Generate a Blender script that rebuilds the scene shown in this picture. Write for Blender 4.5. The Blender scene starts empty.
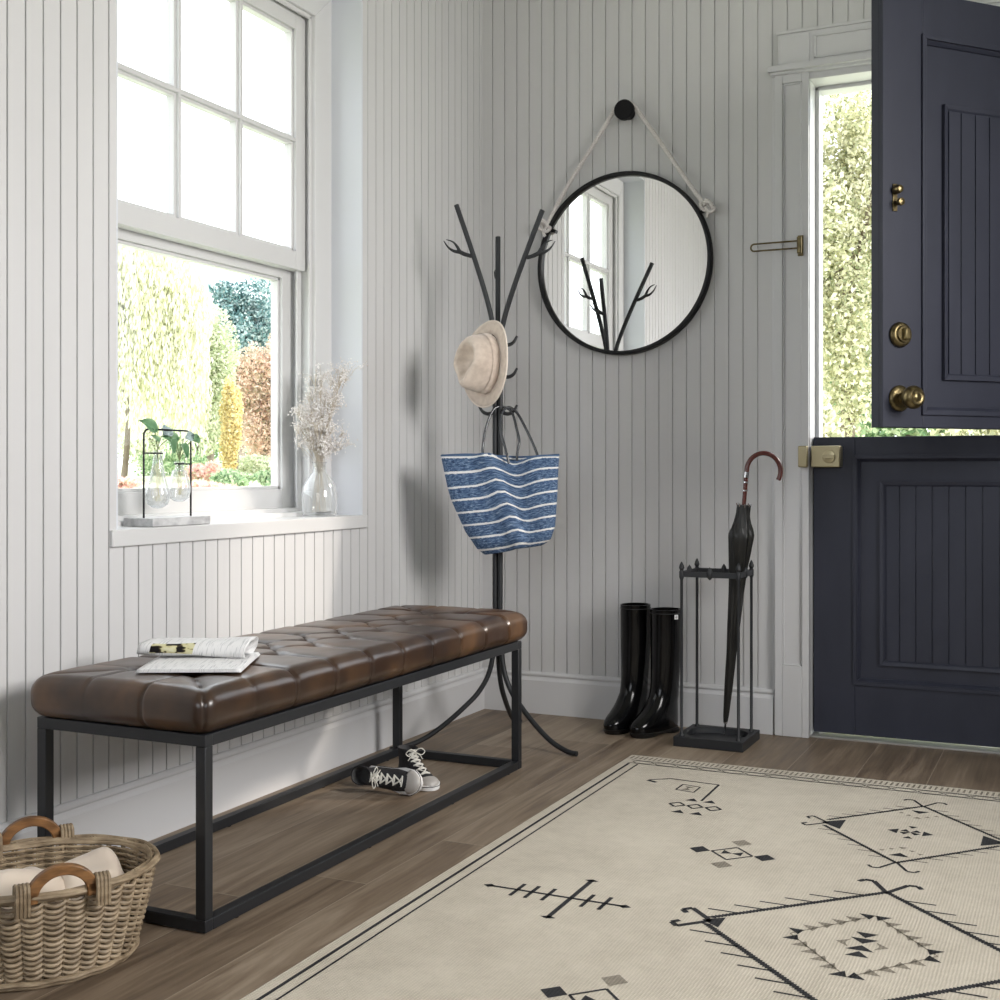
import bpy, bmesh, math, random
import numpy as np
from mathutils import Vector, Matrix, noise

# ------------------------------------------------------------------ camera
sc = bpy.context.scene
cam_d = bpy.data.cameras.new('camera'); cam = bpy.data.objects.new('camera', cam_d)
sc.collection.objects.link(cam); sc.camera = cam
cam.location = (1.967, -4.025, 0.85)
cam.rotation_euler = (math.pi/2, 0, math.radians(25.228))
cam_d.sensor_width = 36.0; cam_d.lens = 44.70; cam_d.shift_y = -0.028
cam_d.clip_end = 300; cam_d.clip_start = 0.05

# ------------------------------------------------------------------ world / exposure
sc.view_settings.view_transform = 'Standard'; sc.view_settings.look = 'None'
sc.view_settings.gamma = 1; sc.view_settings.use_curve_mapping = False
sc.view_settings.exposure = 0.12
sc.render.film_transparent = False
sc.cycles.max_bounces = 10; sc.cycles.diffuse_bounces = 6; sc.cycles.glossy_bounces = 5
sc.cycles.transmission_bounces = 8; sc.cycles.transparent_max_bounces = 12
sc.cycles.use_denoising = True
sc.cycles.sample_clamp_indirect = 6
w = bpy.data.worlds.new('overcast_sky'); sc.world = w; w.use_nodes = True
bg = w.node_tree.nodes['Background']; bg.inputs[0].default_value = (0.90, 0.94, 1.0, 1); bg.inputs[1].default_value = 3.4

def lamp(name, kind, loc, rot, energy, color, **kw):
    d = bpy.data.lights.new(name, kind); d.energy = energy; d.color = color
    for k, v in kw.items(): setattr(d, k, v)
    o = bpy.data.objects.new(name, d); sc.collection.objects.link(o)
    o.location = loc; o.rotation_euler = rot
    return o
def aim(v):                                   # rotation so that local -Z looks along v
    return Vector(v).to_track_quat('-Z', 'Y').to_euler()
lamp('hazy_sun', 'SUN', (6, 5, 5), aim((-1.0, -0.80, -0.66)), 2.2, (1.0, 0.90, 0.78), angle=math.radians(5))
lamp('right_area_light', 'AREA', (3.57, -2.10, 1.80), aim((-1, 0.12, -0.26)), 27, (1.0, 0.965, 0.93), shape='RECTANGLE', size=1.1, size_y=1.1, spread=math.radians(95))  # area light for the light from the right, in an added unseen opening
lamp('rear_fill_light', 'AREA', (2.0, -5.35, 1.6), aim((-0.1, 1, -0.08)), 3.5, (0.86, 0.92, 1.0), shape='RECTANGLE', size=1.9, size_y=1.4)  # added fill from behind the camera, no window known there

for nm, loc, d, sx, sy in (('left_window_portal', (-0.25, -1.345, 1.48), (1, 0, 0), 1.0, 1.5),
                           ('front_door_portal', (1.62, 0.17, 1.06), (0, -1, 0), 0.92, 2.1)):
    p = lamp(nm, 'AREA', loc, aim(d), 1, (1, 1, 1), shape='RECTANGLE', size=sx, size_y=sy)
    p.data.cycles.is_portal = True

# ------------------------------------------------------------------ materials
def mat(name, color, rough=0.6, metal=0.0, spec=0.5, **kw):
    m = bpy.data.materials.new(name); m.use_nodes = True
    b = m.node_tree.nodes['Principled BSDF']
    b.inputs['Base Color'].default_value = (*color, 1); b.inputs['Roughness'].default_value = rough
    b.inputs['Metallic'].default_value = metal; b.inputs['Specular IOR Level'].default_value = spec
    for k, v in kw.items(): b.inputs[k.replace('_', ' ')].default_value = v
    return m
def nd(m, t, **kw):
    n = m.node_tree.nodes.new(t)
    for k, v in kw.items():
        if hasattr(n, k): setattr(n, k, v)
        else: n.inputs[k.replace('_', ' ')].default_value = v
    return n
def lk(m, a, b): m.node_tree.links.new(a, b)
def bsdf(m): return m.node_tree.nodes['Principled BSDF']
def coords(m, scale=(1, 1, 1), kind='Object'):
    tc = nd(m, 'ShaderNodeTexCoord'); mp = nd(m, 'ShaderNodeMapping'); mp.inputs['Scale'].default_value = scale
    lk(m, tc.outputs[kind], mp.inputs['Vector']); return mp.outputs[0]
def ramp(m, fac, stops, inter='LINEAR'):
    r = nd(m, 'ShaderNodeValToRGB'); e = r.color_ramp.elements; r.color_ramp.interpolation = inter
    while len(e) < len(stops): e.new(0.5)
    for i, (p, c) in enumerate(stops): e[i].position = p; e[i].color = (*c, 1)
    lk(m, fac, r.inputs[0]); return r.outputs[0]
def noisy(m, c1, c2, scale=(8, 8, 8), nscale=1.0, detail=4, lo=0.35, hi=0.65, bump=0, bdist=0.001, rough=None):
    v = coords(m, scale); n = nd(m, 'ShaderNodeTexNoise', Scale=nscale, Detail=detail); lk(m, v, n.inputs['Vector'])
    lk(m, ramp(m, n.outputs[0], [(lo, c1), (hi, c2)]), bsdf(m).inputs['Base Color'])
    if bump:
        b = nd(m, 'ShaderNodeBump', Strength=bump, Distance=bdist); lk(m, n.outputs[0], b.inputs['Height']); lk(m, b.outputs[0], bsdf(m).inputs['Normal'])
    if rough: lk(m, ramp(m, n.outputs[0], [(lo, (rough[0],)*3), (hi, (rough[1],)*3)]), bsdf(m).inputs['Roughness'])
    return m
M = {}
M['paint'] = noisy(mat('beadboard_paint', (0.66, 0.655, 0.64), 0.5, spec=0.3), (0.60, 0.597, 0.60), (0.62, 0.617, 0.62), (3, 3, 0.7), 2)
M['trim'] = mat('trim_paint', (0.63, 0.63, 0.64), 0.38, spec=0.35)
M['sash'] = mat('window_paint', (0.63, 0.63, 0.63), 0.4, spec=0.35)
M['recess'] = mat('recess_paint', (0.66, 0.68, 0.72), 0.55, spec=0.3)
M['farpaint'] = mat('dark_unseen_wall_paint', (0.36, 0.35, 0.34), 0.7)  # unseen walls kept dark to cut light bounced back into the room
M['ceiling'] = mat('ceiling_paint', (0.6, 0.6, 0.59), 0.8)
M['door'] = noisy(mat('navy_door_paint', (0.024, 0.027, 0.042), 0.45, spec=0.35), (0.029, 0.032, 0.049), (0.034, 0.037, 0.056), (6, 6, 2), 2)
M['steel'] = mat('black_powder_coat', (0.018, 0.0195, 0.0225), 0.42, 0.1, spec=0.45)
M['iron'] = mat('grey_black_iron', (0.018, 0.0195, 0.0225), 0.5, 0.1)
M['blackmat'] = mat('matt_black', (0.005, 0.005, 0.006), 0.6, 0, 0.25)
M['blackmetal'] = mat('black_frame_metal', (0.007, 0.007, 0.008), 0.4, 0.0, 0.3)
M['brass'] = noisy(mat('antique_brass', (0.25, 0.19, 0.09), 0.34, 0.95), (0.10, 0.078, 0.038), (0.24, 0.19, 0.095), (40, 40, 40), 1.5, bump=0.2, bdist=0.0004)
M['satin_brass'] = mat('satin_brass', (0.46, 0.40, 0.25), 0.34, 0.9)
M['mirror'] = mat('mirror_glass', (0.93, 0.93, 0.92), 0.01, 1.0)
M['rope'] = noisy(mat('white_rope', (0.7, 0.66, 0.63), 0.9), (0.60, 0.56, 0.54), (0.80, 0.77, 0.75), (300, 300, 300), 1, bump=0.6)
M['felt'] = noisy(mat('hat_felt', (0.62, 0.52, 0.44), 0.95, spec=0.1, Sheen_Weight=0.4), (0.56, 0.465, 0.395), (0.66, 0.56, 0.48), (60, 60, 60), 1, bump=0.25, bdist=0.0006)
M['felt_edge'] = mat('hat_brim_binding', (0.74, 0.65, 0.57), 0.8)
M['handle_vinyl'] = mat('dark_grey_tubing', (0.045, 0.048, 0.055), 0.18, spec=0.8)
M['wood'] = noisy(mat('oak_handle', (0.3, 0.16, 0.06), 0.4), (0.13, 0.058, 0.020), (0.27, 0.130, 0.045), (30, 30, 120), 1, detail=5, rough=(0.35, 0.5))
M['wicker'] = noisy(mat('grey_brown_wicker', (0.32, 0.25, 0.17), 0.55), (0.20, 0.145, 0.088), (0.42, 0.325, 0.215), (25, 25, 60), 1.2, bump=0.4, bdist=0.0006)
M['linen'] = noisy(mat('cream_satin', (0.78, 0.66, 0.55), 0.38, spec=0.5, Sheen_Weight=0.3), (0.75, 0.63, 0.52), (0.80, 0.69, 0.58), (5, 5, 5), 1)
M['boot'] = noisy(mat('black_patent', (0.004, 0.004, 0.005), 0.12, spec=0.32), (0.002, 0.002, 0.0022), (0.004, 0.004, 0.0045), (14, 14, 9), 1.2, bump=0.35, bdist=0.004, rough=(0.10, 0.22))
M['boot_sole'] = mat('boot_rubber', (0.008, 0.008, 0.008), 0.5)
M['white_tag'] = mat('white_tag', (0.75, 0.75, 0.75), 0.4)
M['umbrella'] = noisy(mat('umbrella_nylon', (0.008, 0.008, 0.007), 0.42), (0.003, 0.003, 0.0026), (0.010, 0.010, 0.008), (60, 60, 8), 1)
M['cherry'] = mat('cherry_wood', (0.11, 0.028, 0.022), 0.22, spec=0.6)
M['chrome'] = mat('chrome', (0.85, 0.85, 0.87), 0.12, 1.0)
M['marble'] = noisy(mat('grey_marble', (0.5, 0.5, 0.5), 0.3), (0.36, 0.36, 0.37), (0.66, 0.66, 0.66), (26, 14, 26), 1.5, detail=8)
M['canvas'] = noisy(mat('black_canvas', (0.012, 0.012, 0.014), 0.75), (0.008, 0.008, 0.010), (0.022, 0.022, 0.026), (200, 200, 200), 1, bump=0.3, bdist=0.0004)
M['rubber'] = mat('white_rubber', (0.72, 0.72, 0.72), 0.4)
M['rubber_grey'] = mat('tread_rubber', (0.35, 0.27, 0.20), 0.6)
M['toe'] = mat('toe_cap_rubber', (0.42, 0.40, 0.38), 0.3)
M['lace'] = mat('white_laces', (0.66, 0.65, 0.60), 0.85)
M['lining'] = mat('shoe_lining', (0.06, 0.06, 0.062), 0.85)
M['leaf'] = noisy(mat('cutting_leaf', (0.12, 0.3, 0.12), 0.45), (0.06, 0.20, 0.08), (0.26, 0.42, 0.24), (25, 25, 25), 1)
M['leafpale'] = mat('cutting_leaf_underside', (0.42, 0.52, 0.52), 0.6)
M['stem'] = mat('green_stem', (0.16, 0.20, 0.08), 0.6)
M['root'] = mat('pale_roots', (0.75, 0.68, 0.45), 0.7)
M['dry_stem'] = mat('dried_stem', (0.52, 0.46, 0.38), 0.8)
M['dry_flower'] = noisy(mat('dried_gypsophila', (0.66, 0.62, 0.59), 0.9), (0.62, 0.58, 0.56), (0.88, 0.86, 0.85), (40, 40, 40), 1)
M['bark'] = noisy(mat('tree_bark', (0.2, 0.16, 0.12), 0.9), (0.13, 0.10, 0.075), (0.30, 0.25, 0.20), (6, 6, 1), 1)
M['threshold'] = mat('threshold_aluminium', (0.55, 0.55, 0.52), 0.35, 0.7)
M['outwall'] = mat('outside_render', (0.7, 0.7, 0.68), 0.8)

def glass_pane():
    m = bpy.data.materials.new('window_glass'); m.use_nodes = True; nt = m.node_tree; nt.nodes.clear()
    o = nt.nodes.new('ShaderNodeOutputMaterial'); mx = nt.nodes.new('ShaderNodeMixShader'); tr = nt.nodes.new('ShaderNodeBsdfTransparent')
    gl = nt.nodes.new('ShaderNodeBsdfGlossy'); gl.inputs['Roughness'].default_value = 0.01; fr = nt.nodes.new('ShaderNodeFresnel'); fr.inputs[0].default_value = 1.25
    tr.inputs[0].default_value = (0.98, 0.985, 0.98, 1)
    nt.links.new(fr.outputs[0], mx.inputs[0]); nt.links.new(tr.outputs[0], mx.inputs[1]); nt.links.new(gl.outputs[0], mx.inputs[2]); nt.links.new(mx.outputs[0], o.inputs[0])
    return m
M['pane'] = glass_pane()
M['vase'] = glass_pane(); M['vase'].name = 'clear_blown_glass'
M['water'] = glass_pane(); M['water'].name = 'clear_water'
for key, k0, k1 in (('pane', 0.008, 0.10), ('vase', 0.09, 0.85), ('water', 0.03, 0.4)):
    nt = M[key].node_tree; lw = nt.nodes.new('ShaderNodeLayerWeight'); lw.inputs[0].default_value = 0.25; r_ = nt.nodes.new('ShaderNodeMapRange'); r_.inputs[3].default_value = k0; r_.inputs[4].default_value = k1
    mx = [n for n in nt.nodes if n.type == 'MIX_SHADER'][0]; nt.links.new(lw.outputs['Facing'], r_.inputs[0]); nt.links.new(r_.outputs[0], mx.inputs[0])
    for n in nt.nodes:
        if n.type == 'BSDF_GLOSSY': n.inputs['Roughness'].default_value = 0.01 if key == 'pane' else 0.06; gl_ = n
    if key == 'vase':                       # milky white diffuse and translucent mixed into the reflection
        df = nt.nodes.new('ShaderNodeBsdfTranslucent'); df.inputs[0].default_value = (0.9, 0.91, 0.93, 1); d2 = nt.nodes.new('ShaderNodeBsdfDiffuse'); d2.inputs[0].default_value = (0.9, 0.91, 0.93, 1)
        m3 = nt.nodes.new('ShaderNodeMixShader'); m3.inputs[0].default_value = 0.5; nt.links.new(df.outputs[0], m3.inputs[1]); nt.links.new(d2.outputs[0], m3.inputs[2])
        m2 = nt.nodes.new('ShaderNodeMixShader'); m2.inputs[0].default_value = 0.62; nt.links.new(gl_.outputs[0], m2.inputs[1]); nt.links.new(m3.outputs[0], m2.inputs[2]); nt.links.new(m2.outputs[0], mx.inputs[2])

def leather():
    m = mat('brown_leather', (0.07, 0.035, 0.018), 0.36, spec=0.6, Coat_Weight=0.14, Coat_Roughness=0.2)
    v = coords(m, (1, 1, 1)); n = nd(m, 'ShaderNodeTexNoise', Scale=7, Detail=4, Roughness=0.5); lk(m, v, n.inputs['Vector'])
    at = nd(m, 'ShaderNodeAttribute', attribute_name='puff'); mx = nd(m, 'ShaderNodeMath', operation='MULTIPLY_ADD')
    lk(m, at.outputs['Fac'], mx.inputs[0]); mx.inputs[1].default_value = 0.12; lk(m, n.outputs[0], mx.inputs[2])  # leather colour goes darker towards the creases, lighter on the puffs
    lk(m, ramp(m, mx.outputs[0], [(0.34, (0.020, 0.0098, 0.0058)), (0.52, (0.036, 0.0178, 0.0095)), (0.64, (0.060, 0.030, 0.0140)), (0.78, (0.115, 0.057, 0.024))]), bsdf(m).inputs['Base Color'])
    lk(m, ramp(m, n.outputs[0], [(0.3, (0.30,)*3), (0.7, (0.35,)*3)]), bsdf(m).inputs['Roughness'])
    vo = nd(m, 'ShaderNodeTexNoise', Scale=160, Detail=2); lk(m, v, vo.inputs['Vector'])
    b = nd(m, 'ShaderNodeBump', Strength=0.05, Distance=0.0004); lk(m, vo.outputs[0], b.inputs['Height']); lk(m, b.outputs[0], bsdf(m).inputs['Normal'])
    return m
M['leather'] = leather()

def floor_mat():
    m = mat('oak_plank_floor', (0.2, 0.15, 0.1), 0.5, spec=0.35)
    tc = nd(m, 'ShaderNodeTexCoord'); sp = nd(m, 'ShaderNodeSeparateXYZ'); lk(m, tc.outputs['Object'], sp.inputs[0])
    def mth(op, a, b=None, c=None):
        n = nd(m, 'ShaderNodeMath', operation=op)
        for i, x in enumerate((a, b, c)):
            if x is None: continue
            if isinstance(x, (int, float)): n.inputs[i].default_value = x
            else: lk(m, x, n.inputs[i])
        return n.outputs[0]
    px = mth('DIVIDE', mth('SUBTRACT', sp.outputs[0], 0.0568), 0.19)
    row = mth('FLOOR', px); fx = mth('FRACT', px)
    wn = nd(m, 'ShaderNodeTexWhiteNoise', noise_dimensions='1D'); lk(m, row, wn.inputs['W'])
    py = mth('DIVIDE', mth('ADD', sp.outputs[1], mth('MULTIPLY', wn.outputs[0], 3.7)), 1.45)
    col = mth('FLOOR', py); fy = mth('FRACT', py)
    cb = nd(m, 'ShaderNodeCombineXYZ'); lk(m, row, cb.inputs[0]); lk(m, col, cb.inputs[1])
    w2 = nd(m, 'ShaderNodeTexWhiteNoise', noise_dimensions='2D'); lk(m, cb.outputs[0], w2.inputs['Vector'])
    # grain
    off = nd(m, 'ShaderNodeVectorMath', operation='MULTIPLY_ADD'); lk(m, w2.outputs['Color'], off.inputs[0]); off.inputs[1].default_value = (9, 9, 9); lk(m, tc.outputs['Object'], off.inputs[2])
    mp = nd(m, 'ShaderNodeMapping'); mp.inputs['Scale'].default_value = (14, 1.5, 1); lk(m, off.outputs[0], mp.inputs['Vector'])
    g1 = nd(m, 'ShaderNodeTexNoise', Scale=1.0, Detail=8, Roughness=0.6, Distortion=1.6); lk(m, mp.outputs[0], g1.inputs['Vector'])
    mp2 = nd(m, 'ShaderNodeMapping'); mp2.inputs['Scale'].default_value = (120, 4, 1); lk(m, off.outputs[0], mp2.inputs['Vector'])
    g2 = nd(m, 'ShaderNodeTexNoise', Scale=1.0, Detail=3); lk(m, mp2.outputs[0], g2.inputs['Vector'])
    tone = mth('ADD', mth('MULTIPLY', w2.outputs['Value'], 0.22), mth('ADD', mth('MULTIPLY', g1.outputs[0], 0.75), mth('MULTIPLY', g2.outputs[0], 0.22)))
    base = ramp(m, tone, [(0.38, (0.105, 0.074, 0.050)), (0.58, (0.215, 0.160, 0.112)), (0.78, (0.345, 0.275, 0.205))])
    ex = mth('LESS_THAN', mth('MINIMUM', fx, mth('SUBTRACT', 1.0, fx)), 0.006)
    ey = mth('LESS_THAN', mth('MINIMUM', fy, mth('SUBTRACT', 1.0, fy)), 0.0009)
    e = mth('MAXIMUM', ex, ey)
    mx = nd(m, 'ShaderNodeMix', data_type='RGBA'); lk(m, mth('MULTIPLY', e, 0.55), mx.inputs[0]); lk(m, base, mx.inputs[6]); mx.inputs[7].default_value = (0.42, 0.36, 0.28, 1)
    lk(m, mx.outputs[2], bsdf(m).inputs['Base Color'])
    lk(m, ramp(m, g1.outputs[0], [(0.3, (0.40,)*3), (0.7, (0.55,)*3)]), bsdf(m).inputs['Roughness'])
    b = nd(m, 'ShaderNodeBump', Strength=0.35, Distance=0.0015); lk(m, mth('SUBTRACT', mth('MULTIPLY', g2.outputs[0], 0.4), e), b.inputs['Height']); lk(m, b.outputs[0], bsdf(m).inputs['Normal'])
    return m
M['floor'] = floor_mat()

def weave(name, c1, c2, patch=0.0):
    m = mat(name, c1, 0.95, spec=0.1)
    tc = nd(m, 'ShaderNodeTexCoord')
    w1 = nd(m, 'ShaderNodeTexWave', wave_type='BANDS', bands_direction='X', Scale=52, Distortion=1.2, Detail=2); lk(m, tc.outputs['Object'], w1.inputs['Vector'])
    w2 = nd(m, 'ShaderNodeTexWave', wave_type='BANDS', bands_direction='Y', Scale=60, Distortion=1.5, Detail=2); lk(m, tc.outputs['Object'], w2.inputs['Vector'])
    mu = nd(m, 'ShaderNodeMath', operation='MULTIPLY'); lk(m, w1.outputs['Fac'], mu.inputs[0]); lk(m, w2.outputs['Fac'], mu.inputs[1])
    n = nd(m, 'ShaderNodeTexNoise', Scale=4, Detail=10, Roughness=0.85); lk(m, tc.outputs['Object'], n.inputs['Vector'])
    ad = nd(m, 'ShaderNodeMath', operation='MULTIPLY_ADD'); lk(m, mu.outputs[0], ad.inputs[0]); ad.inputs[1].default_value = 0.35; lk(m, n.outputs[0], ad.inputs[2])
    lk(m, ramp(m, ad.outputs[0], [(0.40, c2), (0.72, c1)]), bsdf(m).inputs['Base Color'])
    b = nd(m, 'ShaderNodeBump', Strength=0.5, Distance=0.002); lk(m, mu.outputs[0], b.inputs['Height']); lk(m, b.outputs[0], bsdf(m).inputs['Normal'])
    return m
M['rug'] = weave('cream_rug_weave', (0.68, 0.62, 0.52), (0.50, 0.45, 0.37))
M['rugink'] = weave('charcoal_rug_yarn', (0.055, 0.055, 0.058), (0.028, 0.028, 0.030))
M['rugfaint'] = weave('faded_brown_yarn', (0.36, 0.32, 0.26), (0.18, 0.16, 0.13))

def bag_mat():
    m = mat('blue_striped_weave', (0.06, 0.13, 0.28), 0.9, spec=0.15)
    uv = nd(m, 'ShaderNodeTexCoord'); sp = nd(m, 'ShaderNodeSeparateXYZ'); lk(m, uv.outputs['UV'], sp.inputs[0])
    mp = nd(m, 'ShaderNodeMapping'); mp.inputs['Scale'].default_value = (16, 75, 1); lk(m, uv.outputs['UV'], mp.inputs['Vector'])
    n = nd(m, 'ShaderNodeTexNoise', Scale=1, Detail=5, Roughness=0.7); lk(m, mp.outputs[0], n.inputs['Vector'])
    blue = ramp(m, n.outputs[0], [(0.32, (0.014, 0.028, 0.070)), (0.46, (0.050, 0.090, 0.175)), (0.57, (0.13, 0.20, 0.32)), (0.70, (0.36, 0.42, 0.50))])
    a = nd(m, 'ShaderNodeMath', operation='MULTIPLY_ADD'); lk(m, n.outputs[0], a.inputs[0]); a.inputs[1].default_value = 0.02; lk(m, sp.outputs[1], a.inputs[2])
    b = nd(m, 'ShaderNodeMath', operation='MULTIPLY'); lk(m, a.outputs[0], b.inputs[0]); b.inputs[1].default_value = 7.5; b2 = b; b = nd(m, 'ShaderNodeMath', operation='ADD'); lk(m, b2.outputs[0], b.inputs[0]); b.inputs[1].default_value = 0.5
    c = nd(m, 'ShaderNodeMath', operation='FRACT'); lk(m, b.outputs[0], c.inputs[0])
    d = nd(m, 'ShaderNodeMath', operation='GREATER_THAN'); lk(m, c.outputs[0], d.inputs[0]); d.inputs[1].default_value = 0.845
    mx = nd(m, 'ShaderNodeMix', data_type='RGBA'); lk(m, d.outputs[0], mx.inputs[0]); lk(m, blue, mx.inputs[6]); mx.inputs[7].default_value = (0.72, 0.72, 0.72, 1)
    lk(m, mx.outputs[2], bsdf(m).inputs['Base Color'])
    bp = nd(m, 'ShaderNodeBump', Strength=0.7, Distance=0.003); lk(m, n.outputs[0], bp.inputs['Height']); lk(m, bp.outputs[0], bsdf(m).inputs['Normal'])
    return m
M['bag'] = bag_mat()

def news_mat(name, pic):
    m = mat(name, (0.72, 0.72, 0.71), 0.75, spec=0.2)
    uv = nd(m, 'ShaderNodeTexCoord'); sp = nd(m, 'ShaderNodeSeparateXYZ'); lk(m, uv.outputs['UV'], sp.inputs[0])
    mp = nd(m, 'ShaderNodeMapping'); mp.inputs['Scale'].default_value = (90, 4, 1); lk(m, uv.outputs['UV'], mp.inputs['Vector'])
    n = nd(m, 'ShaderNodeTexNoise', Scale=1, Detail=3); lk(m, mp.outputs[0], n.inputs['Vector'])
    paper = (0.80, 0.80, 0.80)
    txt = ramp(m, n.outputs[0], [(0.34, (0.50, 0.51, 0.52)), (0.46, paper)])
    last = txt
    if pic:
        def band(o, lo, hi):
            a = nd(m, 'ShaderNodeMath', operation='GREATER_THAN'); lk(m, o, a.inputs[0]); a.inputs[1].default_value = lo
            b = nd(m, 'ShaderNodeMath', operation='LESS_THAN'); lk(m, o, b.inputs[0]); b.inputs[1].default_value = hi
            c = nd(m, 'ShaderNodeMath', operation='MULTIPLY'); lk(m, a.outputs[0], c.inputs[0]); lk(m, b.outputs[0], c.inputs[1]); return c.outputs[0]
        box = nd(m, 'ShaderNodeMath', operation='MULTIPLY'); lk(m, band(sp.outputs[0], 0.12, 0.52), box.inputs[0]); lk(m, band(sp.outputs[1], 0.13, 0.36), box.inputs[1])
        n2 = nd(m, 'ShaderNodeTexNoise', Scale=7, Detail=2); lk(m, uv.outputs['UV'], n2.inputs['Vector'])
        pc = ramp(m, n2.outputs[0], [(0.43, (0.012, 0.010, 0.010)), (0.47, (0.10, 0.08, 0.04)), (0.50, (0.62, 0.58, 0.32)), (0.66, (0.72, 0.70, 0.5))])
        mx = nd(m, 'ShaderNodeMix', data_type='RGBA'); lk(m, box.outputs[0], mx.inputs[0]); lk(m, txt, mx.inputs[6]); lk(m, pc, mx.inputs[7]); last = mx.outputs[2]
    lk(m, last, bsdf(m).inputs['Base Color']); return m
M['news'] = news_mat('newsprint_with_picture', True); M['news2'] = news_mat('newsprint_plain', False)

def foliage(name, stops, transl=0.45):
    m = bpy.data.materials.new(name); m.use_nodes = True; nt = m.node_tree; nt.nodes.clear()
    o = nt.nodes.new('ShaderNodeOutputMaterial'); g = nt.nodes.new('ShaderNodeNewGeometry'); r = nt.nodes.new('ShaderNodeValToRGB')
    e = r.color_ramp.elements
    while len(e) < len(stops): e.new(0.5)
    for i, (p, c) in enumerate(stops): e[i].position = p; e[i].color = (*c, 1)
    nt.links.new(g.outputs['Random Per Island'], r.inputs[0])
    d = nt.nodes.new('ShaderNodeBsdfDiffuse'); t = nt.nodes.new('ShaderNodeBsdfTranslucent'); mx = nt.nodes.new('ShaderNodeMixShader'); mx.inputs[0].default_value = transl
    nt.links.new(r.outputs[0], d.inputs[0]); nt.links.new(r.outputs[0], t.inputs[0]); nt.links.new(d.outputs[0], mx.inputs[1]); nt.links.new(t.outputs[0], mx.inputs[2]); nt.links.new(mx.outputs[0], o.inputs[0])
    return m

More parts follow.
